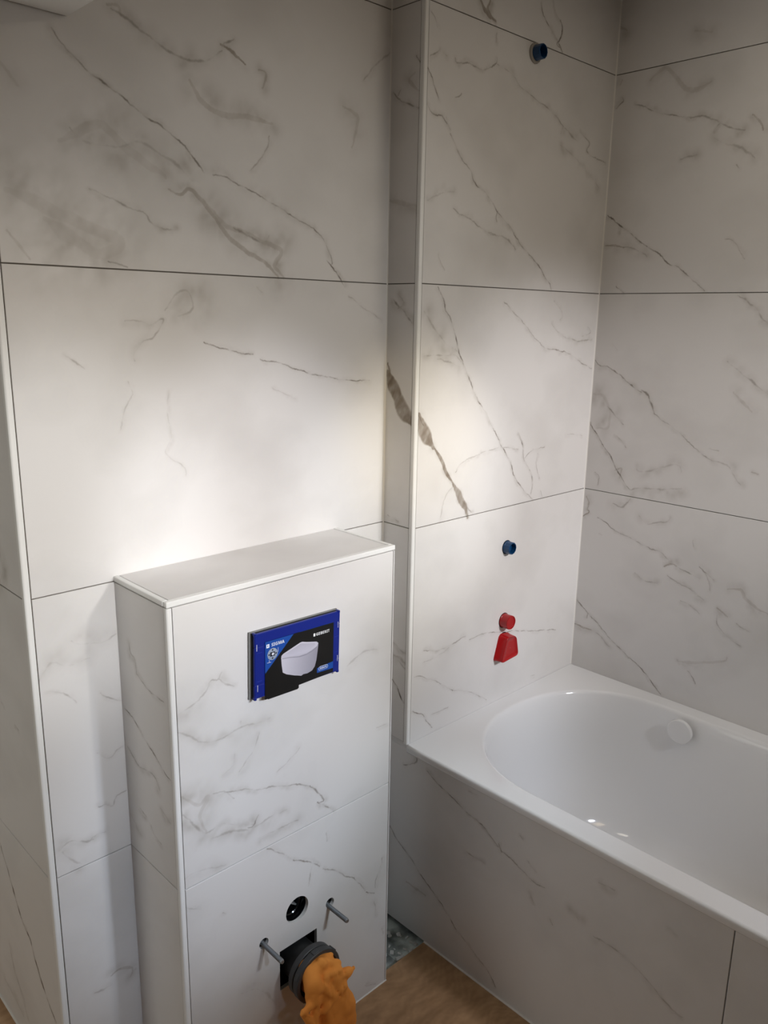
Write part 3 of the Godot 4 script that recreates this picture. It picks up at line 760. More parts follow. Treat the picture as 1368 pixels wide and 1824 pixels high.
# ------------------------------------------------------------------ veins printed on the tiles, per wall, in metres on that wall:
# [core width mm, darkness, halo width mm, halo darkness, line]
func vein_data() -> void:
	veins["A"] = [
		[4, 0.3, 22, 0.1, PackedVector2Array([Vector2(-0.048, 2.170), Vector2(-0.020, 2.142), Vector2(0.012, 2.117), Vector2(0.038, 2.105), Vector2(0.073, 2.088), Vector2(0.112, 2.065), Vector2(0.159, 2.045), Vector2(0.189, 2.029), Vector2(0.214, 2.006), Vector2(0.239, 1.980)])],
		[3, 0.3, 26, 0.1, PackedVector2Array([Vector2(0.259, 1.977), Vector2(0.290, 1.978), Vector2(0.318, 1.967), Vector2(0.365, 1.952), Vector2(0.417, 1.934), Vector2(0.465, 1.915), Vector2(0.514, 1.898), Vector2(0.548, 1.872), Vector2(0.564, 1.841), Vector2(0.568, 1.825)])],
		[4, 0.42, 10, 0.12, PackedVector2Array([Vector2(0.553, 1.831), Vector2(0.575, 1.812), Vector2(0.593, 1.797), Vector2(0.609, 1.778)])],
		[7, 0.16, 40, 0.1, PackedVector2Array([Vector2(0.062, 2.227), Vector2(0.097, 2.213), Vector2(0.131, 2.199), Vector2(0.166, 2.184), Vector2(0.196, 2.178), Vector2(0.228, 2.177), Vector2(0.260, 2.188), Vector2(0.288, 2.208)])],
		[10, 0.34, 30, 0.1, PackedVector2Array([Vector2(0.285, 2.218), Vector2(0.301, 2.216), Vector2(0.321, 2.205), Vector2(0.342, 2.196)])],
		[8, 0.22, 26, 0.1, PackedVector2Array([Vector2(0.291, 2.219), Vector2(0.316, 2.235)])],
		[10, 0.18, 34, 0.1, PackedVector2Array([Vector2(0.374, 2.191), Vector2(0.392, 2.187), Vector2(0.384, 2.158)])],
		[14, 0.12, 60, 0.12, PackedVector2Array([Vector2(0.213, 2.141), Vector2(0.238, 2.110), Vector2(0.263, 2.096), Vector2(0.297, 2.094), Vector2(0.354, 2.098), Vector2(0.405, 2.095)])],
		[4, 0.14, 14, 0.06, PackedVector2Array([Vector2(0.397, 2.071), Vector2(0.389, 2.041), Vector2(0.347, 1.996)])],
		[8, 0.1, 60, 0.11, PackedVector2Array([Vector2(-0.027, 2.021), Vector2(0.001, 2.001), Vector2(0.062, 2.003), Vector2(0.103, 2.016), Vector2(0.144, 2.002), Vector2(0.181, 1.986), Vector2(0.212, 1.963)])],
		[5, 0.18, 26, 0.1, PackedVector2Array([Vector2(0.001, 1.923), Vector2(0.033, 1.914), Vector2(0.078, 1.898), Vector2(0.107, 1.891), Vector2(0.119, 1.876), Vector2(0.143, 1.866), Vector2(0.175, 1.870)])],
		[10, 0.2, 40, 0.12, PackedVector2Array([Vector2(0.159, 1.941), Vector2(0.184, 1.933), Vector2(0.204, 1.946), Vector2(0.230, 1.927), Vector2(0.256, 1.902), Vector2(0.289, 1.865), Vector2(0.332, 1.839), Vector2(0.384, 1.818), Vector2(0.415, 1.789)])],
		[12, 0.12, 70, 0.14, PackedVector2Array([Vector2(0.243, 1.923), Vector2(0.283, 1.887), Vector2(0.333, 1.874), Vector2(0.377, 1.860), Vector2(0.424, 1.845), Vector2(0.407, 1.813), Vector2(0.431, 1.790)])],
		[6, 0.16, 20, 0.08, PackedVector2Array([Vector2(0.304, 1.883), Vector2(0.340, 1.869), Vector2(0.377, 1.857), Vector2(0.393, 1.873)])],
		[30, 0.05, 150, 0.12, PackedVector2Array([Vector2(-0.143, 1.907), Vector2(-0.081, 1.885), Vector2(-0.015, 1.862), Vector2(0.051, 1.837), Vector2(0.009, 1.813), Vector2(-0.083, 1.866)])],
		[20, 0.06, 120, 0.1, PackedVector2Array([Vector2(-0.047, 1.994), Vector2(0.025, 2.034), Vector2(0.073, 2.002), Vector2(0.154, 1.961)])],
		[10, 0.1, 40, 0.06, PackedVector2Array([Vector2(-0.149, 1.841), Vector2(-0.132, 1.819), Vector2(-0.114, 1.796)])],
		[5, 0.22, 14, 0.06, PackedVector2Array([Vector2(0.028, 1.799), Vector2(0.045, 1.796), Vector2(0.066, 1.793)])],
		[6, 0.12, 30, 0.06, PackedVector2Array([Vector2(0.661, 2.227), Vector2(0.696, 2.265), Vector2(0.742, 2.299)])],
		[12, 0.1, 60, 0.06, PackedVector2Array([Vector2(0.599, 2.162), Vector2(0.644, 2.145), Vector2(0.627, 2.081)])],
		[12, 0.07, 40, 0.05, PackedVector2Array([Vector2(-0.135, 2.101), Vector2(-0.122, 2.086), Vector2(-0.109, 2.071)])],
		[14, 0.14, 40, 0.08, PackedVector2Array([Vector2(0.055, 2.232), Vector2(0.077, 2.233), Vector2(0.081, 2.220)])],
		[3, 0.4, 10, 0.08, PackedVector2Array([Vector2(0.225, 1.655), Vector2(0.264, 1.642), Vector2(0.296, 1.635), Vector2(0.345, 1.627)])],
		[3, 0.4, 8, 0.06, PackedVector2Array([Vector2(0.364, 1.617), Vector2(0.412, 1.608), Vector2(0.469, 1.591), Vector2(0.512, 1.579), Vector2(0.557, 1.572), Vector2(0.622, 1.561), Vector2(0.690, 1.559)])],
		[6, 0.1, 60, 0.1, PackedVector2Array([Vector2(0.141, 1.716), Vector2(0.162, 1.745), Vector2(0.189, 1.757), Vector2(0.201, 1.723), Vector2(0.167, 1.705)])],
		[4, 0.12, 24, 0.06, PackedVector2Array([Vector2(0.054, 1.696), Vector2(0.090, 1.696), Vector2(0.108, 1.688), Vector2(0.134, 1.699), Vector2(0.113, 1.665), Vector2(0.094, 1.660), Vector2(0.071, 1.638), Vector2(0.070, 1.621)])],
		[4, 0.12, 10, 0.05, PackedVector2Array([Vector2(-0.067, 1.635), Vector2(-0.049, 1.621), Vector2(-0.030, 1.610)])],
		[3, 0.09, 12, 0.04, PackedVector2Array([Vector2(0.140, 1.561), Vector2(0.134, 1.520), Vector2(0.142, 1.472), Vector2(0.127, 1.437), Vector2(0.166, 1.402), Vector2(0.172, 1.382)])],
		[3, 0.1, 8, 0.03, PackedVector2Array([Vector2(0.053, 1.582), Vector2(0.060, 1.559), Vector2(0.043, 1.526), Vector2(0.032, 1.490)])],
		[3, 0.1, 10, 0.05, PackedVector2Array([Vector2(0.360, 1.769), Vector2(0.371, 1.757)])],
		[4, 0.12, 12, 0.05, PackedVector2Array([Vector2(0.620, 1.758), Vector2(0.668, 1.732), Vector2(0.727, 1.705)])],
		[3, 0.12, 10, 0.05, PackedVector2Array([Vector2(0.394, 1.555), Vector2(0.460, 1.525)])],
		[6, 0.08, 50, 0.06, PackedVector2Array([Vector2(-0.095, 1.089), Vector2(-0.072, 1.075), Vector2(-0.026, 1.070), Vector2(-0.004, 1.078)])],
		[8, 0.06, 50, 0.06, PackedVector2Array([Vector2(-0.164, 1.023), Vector2(-0.138, 1.055), Vector2(-0.106, 1.041), Vector2(-0.061, 1.042)])],
		[4, 0.12, 12, 0.05, PackedVector2Array([Vector2(-0.149, 0.999), Vector2(-0.120, 0.986), Vector2(-0.104, 0.969), Vector2(-0.095, 0.957)])],
		[3, 0.14, 12, 0.05, PackedVector2Array([Vector2(-0.045, 0.961), Vector2(-0.027, 0.945), Vector2(0.001, 0.927)])],
		[4, 0.1, 14, 0.05, PackedVector2Array([Vector2(-0.061, 0.832), Vector2(-0.036, 0.812), Vector2(-0.017, 0.824), Vector2(-0.001, 0.826)])],
		[4, 0.16, 16, 0.06, PackedVector2Array([Vector2(-0.066, 0.708), Vector2(-0.051, 0.708), Vector2(-0.036, 0.699), Vector2(-0.028, 0.716), Vector2(-0.004, 0.722)])],
		[6, 0.12, 30, 0.08, PackedVector2Array([Vector2(-0.154, 0.650), Vector2(-0.128, 0.657), Vector2(-0.093, 0.642), Vector2(-0.082, 0.646), Vector2(-0.055, 0.646)])],
		[6, 0.1, 30, 0.07, PackedVector2Array([Vector2(-0.147, 0.642), Vector2(-0.138, 0.625), Vector2(-0.111, 0.595), Vector2(-0.126, 0.595)])],
		[3, 0.14, 10, 0.05, PackedVector2Array([Vector2(-0.095, 0.643), Vector2(-0.082, 0.640)])],
		[10, 0.16, 40, 0.09, PackedVector2Array([Vector2(-0.066, 0.289), Vector2(-0.045, 0.295), Vector2(-0.018, 0.281), Vector2(-0.023, 0.260)])],
		[8, 0.1, 30, 0.06, PackedVector2Array([Vector2(-0.105, 0.271), Vector2(-0.085, 0.266), Vector2(-0.068, 0.266)])],
	]
	veins["E"] = [
		[20, 0.46, 24, 0.14, PackedVector2Array([Vector2(0.929, 2.429), Vector2(0.947, 2.415), Vector2(0.968, 2.401)])],
		[18, 0.4, 24, 0.14, PackedVector2Array([Vector2(0.965, 2.438), Vector2(0.957, 2.414), Vector2(0.989, 2.400)])],
		[5, 0.28, 16, 0.1, PackedVector2Array([Vector2(1.163, 2.483), Vector2(1.173, 2.461), Vector2(1.194, 2.446), Vector2(1.219, 2.431), Vector2(1.255, 2.405), Vector2(1.269, 2.391)])],
		[5, 0.44, 12, 0.1, PackedVector2Array([Vector2(1.252, 2.464), Vector2(1.261, 2.445), Vector2(1.253, 2.418), Vector2(1.243, 2.405), Vector2(1.256, 2.399)])],
		[4, 0.14, 14, 0.08, PackedVector2Array([Vector2(1.215, 2.500), Vector2(1.226, 2.478), Vector2(1.252, 2.460)])],
		[4, 0.24, 10, 0.08, PackedVector2Array([Vector2(0.764, 2.277), Vector2(0.778, 2.286), Vector2(0.798, 2.300)])],
		[5, 0.26, 24, 0.08, PackedVector2Array([Vector2(0.808, 2.294), Vector2(0.820, 2.289)])],
		[5, 0.26, 16, 0.08, PackedVector2Array([Vector2(0.848, 2.291), Vector2(0.855, 2.283), Vector2(0.890, 2.290), Vector2(0.923, 2.287), Vector2(0.953, 2.289), Vector2(0.983, 2.300), Vector2(0.999, 2.312), Vector2(1.000, 2.325)])],
		[9, 0.12, 20, 0.08, PackedVector2Array([Vector2(0.994, 2.376), Vector2(0.993, 2.356)])],
		[4, 0.16, 26, 0.07, PackedVector2Array([Vector2(1.003, 2.311), Vector2(1.039, 2.305), Vector2(1.072, 2.295), Vector2(1.100, 2.278), Vector2(1.139, 2.268), Vector2(1.179, 2.258), Vector2(1.228, 2.248), Vector2(1.263, 2.234), Vector2(1.294, 2.216)])],
		[9, 0.14, 40, 0.1, PackedVector2Array([Vector2(1.284, 2.197), Vector2(1.299, 2.215), Vector2(1.335, 2.200), Vector2(1.363, 2.191)])],
		[5, 0.18, 16, 0.07, PackedVector2Array([Vector2(1.377, 2.220), Vector2(1.392, 2.209), Vector2(1.426, 2.195), Vector2(1.416, 2.170), Vector2(1.469, 2.159), Vector2(1.518, 2.155)])],
		[6, 0.06, 30, 0.08, PackedVector2Array([Vector2(1.287, 2.170), Vector2(1.350, 2.152), Vector2(1.398, 2.130), Vector2(1.448, 2.108), Vector2(1.490, 2.084)])],
		[3, 0.26, 12, 0.06, PackedVector2Array([Vector2(0.759, 2.254), Vector2(0.771, 2.238), Vector2(0.784, 2.215), Vector2(0.798, 2.193)])],
		[3, 0.26, 16, 0.08, PackedVector2Array([Vector2(0.759, 2.180), Vector2(0.771, 2.166), Vector2(0.790, 2.159), Vector2(0.808, 2.162), Vector2(0.828, 2.150)])],
		[6, 0.34, 16, 0.1, PackedVector2Array([Vector2(0.824, 2.161), Vector2(0.829, 2.150), Vector2(0.840, 2.137)])],
		[4, 0.3, 18, 0.08, PackedVector2Array([Vector2(0.840, 2.129), Vector2(0.855, 2.112), Vector2(0.876, 2.087), Vector2(0.900, 2.070), Vector2(0.918, 2.056), Vector2(0.936, 2.032), Vector2(0.969, 2.019), Vector2(0.994, 2.004), Vector2(1.029, 1.976), Vector2(1.069, 1.951), Vector2(1.110, 1.921), Vector2(1.152, 1.890), Vector2(1.203, 1.863), Vector2(1.249, 1.827), Vector2(1.278, 1.804), Vector2(1.288, 1.790)])],
		[5, 0.24, 12, 0.08, PackedVector2Array([Vector2(1.029, 1.976), Vector2(1.023, 1.962), Vector2(1.028, 1.950)])],
		[4, 0.18, 20, 0.07, PackedVector2Array([Vector2(0.860, 1.966), Vector2(0.884, 1.956), Vector2(0.925, 1.947), Vector2(0.961, 1.931), Vector2(1.004, 1.922), Vector2(1.026, 1.919)])],
		[8, 0.14, 26, 0.07, PackedVector2Array([Vector2(1.005, 1.917), Vector2(1.072, 1.913), Vector2(1.113, 1.887)])],
		[4, 0.2, 10, 0.05, PackedVector2Array([Vector2(0.853, 2.210), Vector2(0.868, 2.215), Vector2(0.874, 2.222)])],
		[4, 0.12, 16, 0.05, PackedVector2Array([Vector2(0.765, 2.368), Vector2(0.781, 2.353), Vector2(0.787, 2.342)])],
		[6, 0.08, 30, 0.06, PackedVector2Array([Vector2(0.768, 1.975), Vector2(0.804, 1.990), Vector2(0.861, 2.005)])],
		[4, 0.12, 14, 0.05, PackedVector2Array([Vector2(0.811, 1.857), Vector2(0.824, 1.837), Vector2(0.835, 1.821)])],
		[6, 0.3, 18, 0.08, PackedVector2Array([Vector2(0.813, 1.783), Vector2(0.835, 1.756), Vector2(0.846, 1.727)])],
		[4, 0.34, 14, 0.08, PackedVector2Array([Vector2(0.846, 1.727), Vector2(0.866, 1.707), Vector2(0.880, 1.676), Vector2(0.899, 1.632), Vector2(0.923, 1.593), Vector2(0.947, 1.557), Vector2(0.972, 1.516), Vector2(1.016, 1.469), Vector2(1.055, 1.421), Vector2(1.096, 1.367)])],
		[4, 0.3, 14, 0.08, PackedVector2Array([Vector2(1.096, 1.367), Vector2(1.138, 1.320), Vector2(1.161, 1.277), Vector2(1.190, 1.245), Vector2(1.227, 1.215), Vector2(1.259, 1.191)])],
		[8, 0.16, 30, 0.08, PackedVector2Array([Vector2(0.771, 1.620), Vector2(0.841, 1.622), Vector2(0.889, 1.618), Vector2(0.911, 1.604)])],
		[8, 0.1, 50, 0.09, PackedVector2Array([Vector2(0.767, 1.725), Vector2(0.813, 1.680), Vector2(0.856, 1.646), Vector2(0.893, 1.632)])],
		[6, 0.14, 30, 0.07, PackedVector2Array([Vector2(0.821, 1.613), Vector2(0.874, 1.601), Vector2(0.907, 1.590)])],
		[4, 0.24, 16, 0.06, PackedVector2Array([Vector2(1.076, 1.755), Vector2(1.140, 1.717), Vector2(1.181, 1.691), Vector2(1.236, 1.653), Vector2(1.272, 1.634), Vector2(1.335, 1.625), Vector2(1.393, 1.616), Vector2(1.456, 1.590), Vector2(1.528, 1.567)])],
		[5, 0.12, 20, 0.06, PackedVector2Array([Vector2(1.298, 1.703), Vector2(1.343, 1.672), Vector2(1.433, 1.652), Vector2(1.516, 1.655)])],
		[4, 0.14, 14, 0.05, PackedVector2Array([Vector2(1.305, 1.764), Vector2(1.351, 1.727), Vector2(1.339, 1.711)])],
		[4, 0.14, 14, 0.05, PackedVector2Array([Vector2(1.461, 1.664), Vector2(1.505, 1.676), Vector2(1.487, 1.692)])],
		[5, 0.3, 10, 0.08, PackedVector2Array([Vector2(1.170, 1.400), Vector2(1.193, 1.362), Vector2(1.203, 1.321), Vector2(1.241, 1.275), Vector2(1.254, 1.240), Vector2(1.248, 1.212)])],
		[3, 0.18, 12, 0.06, PackedVector2Array([Vector2(1.203, 1.321), Vector2(1.242, 1.341), Vector2(1.303, 1.345)])],
		[3, 0.2, 10, 0.06, PackedVector2Array([Vector2(1.270, 1.330), Vector2(1.267, 1.297), Vector2(1.285, 1.253)])],
		[3, 0.14, 14, 0.06, PackedVector2Array([Vector2(0.906, 1.316), Vector2(0.922, 1.336), Vector2(0.955, 1.348), Vector2(1.000, 1.356)])],
		[3, 0.14, 14, 0.06, PackedVector2Array([Vector2(1.000, 1.356), Vector2(1.084, 1.365), Vector2(1.174, 1.352)])],
		[46, 0.5, 26, 0.14, PackedVector2Array([Vector2(0.759, 1.478), Vector2(0.773, 1.448), Vector2(0.789, 1.422), Vector2(0.816, 1.391)])],
		[8, 0.4, 20, 0.1, PackedVector2Array([Vector2(0.757, 1.480), Vector2(0.778, 1.451)])],
		[14, 0.48, 18, 0.12, PackedVector2Array([Vector2(0.816, 1.391), Vector2(0.844, 1.363), Vector2(0.861, 1.332), Vector2(0.897, 1.287)])],
		[26, 0.4, 24, 0.14, PackedVector2Array([Vector2(0.897, 1.287), Vector2(0.921, 1.254), Vector2(0.946, 1.220), Vector2(0.963, 1.186)])],
		[5, 0.22, 18, 0.1, PackedVector2Array([Vector2(0.902, 1.286), Vector2(0.939, 1.236), Vector2(0.976, 1.196)])],
		[3, 0.1, 12, 0.05, PackedVector2Array([Vector2(1.408, 1.375), Vector2(1.501, 1.363)])],
		[4, 0.1, 20, 0.06, PackedVector2Array([Vector2(0.852, 1.204), Vector2(0.865, 1.254), Vector2(0.902, 1.286)])],
		[3, 0.24, 8, 0.04, PackedVector2Array([Vector2(1.296, 1.214), Vector2(1.307, 1.191)])],
		[4, 0.22, 18, 0.07, PackedVector2Array([Vector2(0.803, 0.843), Vector2(0.859, 0.827), Vector2(0.905, 0.826), Vector2(0.951, 0.834), Vector2(0.975, 0.835)])],
		[3, 0.26, 10, 0.05, PackedVector2Array([Vector2(0.994, 0.822), Vector2(1.050, 0.823), Vector2(1.089, 0.817), Vector2(1.143, 0.803), Vector2(1.226, 0.787)])],
		[3, 0.26, 10, 0.05, PackedVector2Array([Vector2(1.226, 0.785), Vector2(1.314, 0.763), Vector2(1.431, 0.735)])],
		[5, 0.08, 24, 0.05, PackedVector2Array([Vector2(0.804, 0.810), Vector2(0.860, 0.810), Vector2(0.905, 0.822)])],
		[3, 0.28, 10, 0.06, PackedVector2Array([Vector2(0.766, 0.778), Vector2(0.792, 0.772), Vector2(0.821, 0.754), Vector2(0.858, 0.736), Vector2(0.896, 0.708), Vector2(0.929, 0.684)])],
		[4, 0.14, 12, 0.05, PackedVector2Array([Vector2(0.929, 0.684), Vector2(0.974, 0.669), Vector2(1.036, 0.636), Vector2(1.086, 0.604)])],
		[3, 0.34, 10, 0.06, PackedVector2Array([Vector2(0.763, 0.679), Vector2(0.778, 0.668), Vector2(0.805, 0.652), Vector2(0.818, 0.634), Vector2(0.846, 0.599)])],
		[3, 0.12, 12, 0.05, PackedVector2Array([Vector2(0.844, 0.640), Vector2(0.878, 0.639), Vector2(0.912, 0.639)])],
		[6, 0.1, 20, 0.04, PackedVector2Array([Vector2(1.308, 0.612), Vector2(1.328, 0.609)])],
	]
	veins["R"] = [
		[7, 0.34, 20, 0.1, PackedVector2Array([Vector2(0.007, 2.215), Vector2(0.025, 2.202), Vector2(0.043, 2.190), Vector2(0.081, 2.175), Vector2(0.103, 2.167)])],
		[8, 0.22, 24, 0.1, PackedVector2Array([Vector2(0.025, 2.206), Vector2(0.033, 2.216)])],
		[12, 0.12, 40, 0.1, PackedVector2Array([Vector2(0.078, 2.246), Vector2(0.059, 2.234), Vector2(0.088, 2.211), Vector2(0.099, 2.205)])],
		[3, 0.3, 10, 0.08, PackedVector2Array([Vector2(0.082, 2.280), Vector2(0.094, 2.261), Vector2(0.106, 2.246)])],
		[14, 0.08, 50, 0.08, PackedVector2Array([Vector2(0.001, 1.981), Vector2(0.056, 1.969), Vector2(0.091, 1.962)])],
		[9, 0.24, 34, 0.12, PackedVector2Array([Vector2(0.021, 1.751), Vector2(0.060, 1.725), Vector2(0.088, 1.699)])],
		[9, 0.24, 30, 0.12, PackedVector2Array([Vector2(0.039, 1.764), Vector2(0.059, 1.744), Vector2(0.040, 1.731)])],
		[54, 0.58, 26, 0.16, PackedVector2Array([Vector2(0.006, 1.575), Vector2(0.031, 1.536), Vector2(0.062, 1.490), Vector2(0.099, 1.453)])],
		[10, 0.5, 14, 0.16, PackedVector2Array([Vector2(0.005, 1.599), Vector2(0.021, 1.563), Vector2(0.047, 1.523), Vector2(0.087, 1.472)])],
		[9, 0.14, 20, 0.1, PackedVector2Array([Vector2(0.015, 1.211), Vector2(0.056, 1.200)])],
		[9, 0.16, 26, 0.12, PackedVector2Array([Vector2(0.047, 0.864), Vector2(0.077, 0.850), Vector2(0.103, 0.843)])],
		[9, 0.12, 26, 0.12, PackedVector2Array([Vector2(0.051, 0.826), Vector2(0.078, 0.811), Vector2(0.105, 0.796)])],
		[5, 0.52, 8, 0.1, PackedVector2Array([Vector2(0.046, 0.757), Vector2(0.067, 0.738), Vector2(0.082, 0.713), Vector2(0.105, 0.692)])],
		[14, 0.14, 30, 0.1, PackedVector2Array([Vector2(0.050, 0.829), Vector2(0.075, 0.827), Vector2(0.101, 0.814)])],
	]
	veins["W"] = [
		[9, 0.3, 20, 0.1, PackedVector2Array([Vector2(0.129, 2.326), Vector2(0.133, 2.317), Vector2(0.113, 2.300)])],
		[12, 0.14, 30, 0.1, PackedVector2Array([Vector2(0.121, 2.362), Vector2(0.127, 2.373)])],
		[4, 0.22, 20, 0.08, PackedVector2Array([Vector2(0.171, 2.302), Vector2(0.202, 2.293), Vector2(0.226, 2.281), Vector2(0.257, 2.267), Vector2(0.292, 2.258), Vector2(0.316, 2.250), Vector2(0.355, 2.243)])],
		[6, 0.16, 30, 0.1, PackedVector2Array([Vector2(0.341, 2.243), Vector2(0.378, 2.241), Vector2(0.411, 2.228), Vector2(0.430, 2.216), Vector2(0.462, 2.201), Vector2(0.493, 2.193)])],
		[9, 0.26, 30, 0.1, PackedVector2Array([Vector2(0.423, 2.217), Vector2(0.410, 2.198)])],
		[10, 0.22, 30, 0.1, PackedVector2Array([Vector2(0.508, 2.226), Vector2(0.529, 2.209), Vector2(0.540, 2.186)])],
		[9, 0.1, 40, 0.08, PackedVector2Array([Vector2(0.411, 2.184), Vector2(0.444, 2.167), Vector2(0.490, 2.150), Vector2(0.522, 2.126)])],
		[8, 0.16, 30, 0.08, PackedVector2Array([Vector2(0.513, 2.135), Vector2(0.527, 2.121)])],
		[8, 0.12, 40, 0.1, PackedVector2Array([Vector2(0.324, 2.141), Vector2(0.347, 2.146), Vector2(0.370, 2.148)])],
		[6, 0.18, 16, 0.06, PackedVector2Array([Vector2(0.482, 2.111), Vector2(0.491, 2.101)])],
		[14, 0.09, 50, 0.08, PackedVector2Array([Vector2(0.213, 2.358), Vector2(0.260, 2.379), Vector2(0.328, 2.314), Vector2(0.391, 2.323)])],
		[16, 0.12, 60, 0.1, PackedVector2Array([Vector2(0.059, 2.515), Vector2(0.096, 2.515), Vector2(0.128, 2.500)])],
		[14, 0.09, 50, 0.08, PackedVector2Array([Vector2(0.331, 2.457), Vector2(0.377, 2.444)])],
		[5, 0.36, 20, 0.09, PackedVector2Array([Vector2(0.113, 2.012), Vector2(0.134, 1.997), Vector2(0.160, 1.977), Vector2(0.189, 1.959), Vector2(0.209, 1.944), Vector2(0.248, 1.917)])],
		[4, 0.3, 14, 0.07, PackedVector2Array([Vector2(0.248, 1.917), Vector2(0.286, 1.895), Vector2(0.319, 1.869), Vector2(0.349, 1.857), Vector2(0.386, 1.830), Vector2(0.431, 1.792)])],
		[8, 0.26, 22, 0.09, PackedVector2Array([Vector2(0.157, 1.977), Vector2(0.157, 1.956)])],
		[10, 0.26, 40, 0.12, PackedVector2Array([Vector2(0.113, 1.926), Vector2(0.146, 1.924), Vector2(0.174, 1.918)])],
		[8, 0.12, 40, 0.1, PackedVector2Array([Vector2(0.174, 1.918), Vector2(0.212, 1.912), Vector2(0.251, 1.890)])],
		[3, 0.12, 14, 0.05, PackedVector2Array([Vector2(0.473, 1.926), Vector2(0.496, 1.921), Vector2(0.516, 1.894), Vector2(0.530, 1.873)])],
		[5, 0.28, 24, 0.09, PackedVector2Array([Vector2(0.108, 1.592), Vector2(0.125, 1.577), Vector2(0.156, 1.574), Vector2(0.190, 1.557), Vector2(0.219, 1.537), Vector2(0.244, 1.521), Vector2(0.272, 1.508)])],
		[7, 0.24, 24, 0.09, PackedVector2Array([Vector2(0.271, 1.514), Vector2(0.294, 1.501), Vector2(0.303, 1.482), Vector2(0.309, 1.470), Vector2(0.318, 1.449)])],
		[3, 0.2, 14, 0.06, PackedVector2Array([Vector2(0.318, 1.449), Vector2(0.347, 1.431), Vector2(0.381, 1.413), Vector2(0.415, 1.391), Vector2(0.448, 1.366), Vector2(0.485, 1.343), Vector2(0.503, 1.335)])],
		[8, 0.1, 34, 0.07, PackedVector2Array([Vector2(0.503, 1.335), Vector2(0.546, 1.327), Vector2(0.569, 1.303), Vector2(0.592, 1.278)])],
		[5, 0.52, 14, 0.1, PackedVector2Array([Vector2(0.107, 1.401), Vector2(0.122, 1.380), Vector2(0.142, 1.355), Vector2(0.155, 1.336)])],
		[5, 0.34, 16, 0.1, PackedVector2Array([Vector2(0.155, 1.336), Vector2(0.191, 1.301), Vector2(0.207, 1.271), Vector2(0.227, 1.247), Vector2(0.254, 1.219), Vector2(0.265, 1.211)])],
		[10, 0.14, 40, 0.08, PackedVector2Array([Vector2(0.207, 1.262), Vector2(0.229, 1.270), Vector2(0.225, 1.242)])],
		[5, 0.18, 20, 0.08, PackedVector2Array([Vector2(0.159, 1.457), Vector2(0.189, 1.433), Vector2(0.221, 1.405)])],
		[4, 0.18, 14, 0.07, PackedVector2Array([Vector2(0.195, 1.372), Vector2(0.216, 1.359), Vector2(0.238, 1.337)])],
		[10, 0.07, 70, 0.1, PackedVector2Array([Vector2(0.112, 1.489), Vector2(0.149, 1.483), Vector2(0.174, 1.436), Vector2(0.168, 1.390), Vector2(0.132, 1.386)])],
		[4, 0.2, 10, 0.06, PackedVector2Array([Vector2(0.139, 1.247), Vector2(0.154, 1.231), Vector2(0.151, 1.207)])],
		[9, 0.12, 50, 0.09, PackedVector2Array([Vector2(0.265, 1.211), Vector2(0.312, 1.224), Vector2(0.355, 1.226), Vector2(0.426, 1.242)])],
		[9, 0.22, 34, 0.1, PackedVector2Array([Vector2(0.524, 1.783), Vector2(0.544, 1.774), Vector2(0.560, 1.759), Vector2(0.578, 1.748), Vector2(0.596, 1.725), Vector2(0.612, 1.711)])],
		[7, 0.14, 36, 0.08, PackedVector2Array([Vector2(0.517, 1.610), Vector2(0.543, 1.590), Vector2(0.577, 1.568), Vector2(0.607, 1.547), Vector2(0.635, 1.530)])],
		[10, 0.09, 40, 0.06, PackedVector2Array([Vector2(0.542, 1.527), Vector2(0.573, 1.502), Vector2(0.599, 1.480)])],
		[5, 0.12, 16, 0.05, PackedVector2Array([Vector2(0.164, 1.643), Vector2(0.181, 1.626)])],
		[6, 0.12, 20, 0.05, PackedVector2Array([Vector2(0.495, 1.367), Vector2(0.521, 1.364)])],
		[10, 0.14, 24, 0.06, PackedVector2Array([Vector2(0.618, 1.317), Vector2(0.635, 1.315)])],
		[4, 0.22, 12, 0.06, PackedVector2Array([Vector2(0.159, 1.807), Vector2(0.187, 1.790)])],
		[8, 0.08, 40, 0.06, PackedVector2Array([Vector2(0.277, 1.290), Vector2(0.293, 1.270), Vector2(0.401, 1.308), Vector2(0.421, 1.289)])],
		[10, 0.2, 26, 0.08, PackedVector2Array([Vector2(0.114, 1.165), Vector2(0.124, 1.147), Vector2(0.123, 1.121)])],
		[10, 0.42, 20, 0.1, PackedVector2Array([Vector2(0.126, 1.121), Vector2(0.128, 1.114), Vector2(0.109, 1.098)])],
		[3, 0.26, 12, 0.06, PackedVector2Array([Vector2(0.160, 1.103), Vector2(0.195, 1.093), Vector2(0.212, 1.078), Vector2(0.243, 1.070), Vector2(0.280, 1.061), Vector2(0.310, 1.051), Vector2(0.345, 1.042)])],
		[5, 0.2, 26, 0.08, PackedVector2Array([Vector2(0.345, 1.042), Vector2(0.379, 1.038), Vector2(0.409, 1.022), Vector2(0.422, 1.014)])],
		[12, 0.26, 30, 0.09, PackedVector2Array([Vector2(0.398, 0.997), Vector2(0.420, 1.011), Vector2(0.434, 1.007)])],
		[5, 0.2, 26, 0.07, PackedVector2Array([Vector2(0.434, 1.007), Vector2(0.471, 0.996), Vector2(0.508, 0.987)])],
		[4, 0.14, 18, 0.06, PackedVector2Array([Vector2(0.410, 0.972), Vector2(0.439, 0.961), Vector2(0.467, 0.954), Vector2(0.490, 0.947), Vector2(0.515, 0.930)])],
		[8, 0.18, 26, 0.07, PackedVector2Array([Vector2(0.510, 0.934), Vector2(0.528, 0.925)])],
		[6, 0.26, 20, 0.07, PackedVector2Array([Vector2(0.504, 1.022), Vector2(0.523, 1.009), Vector2(0.551, 0.994)])],
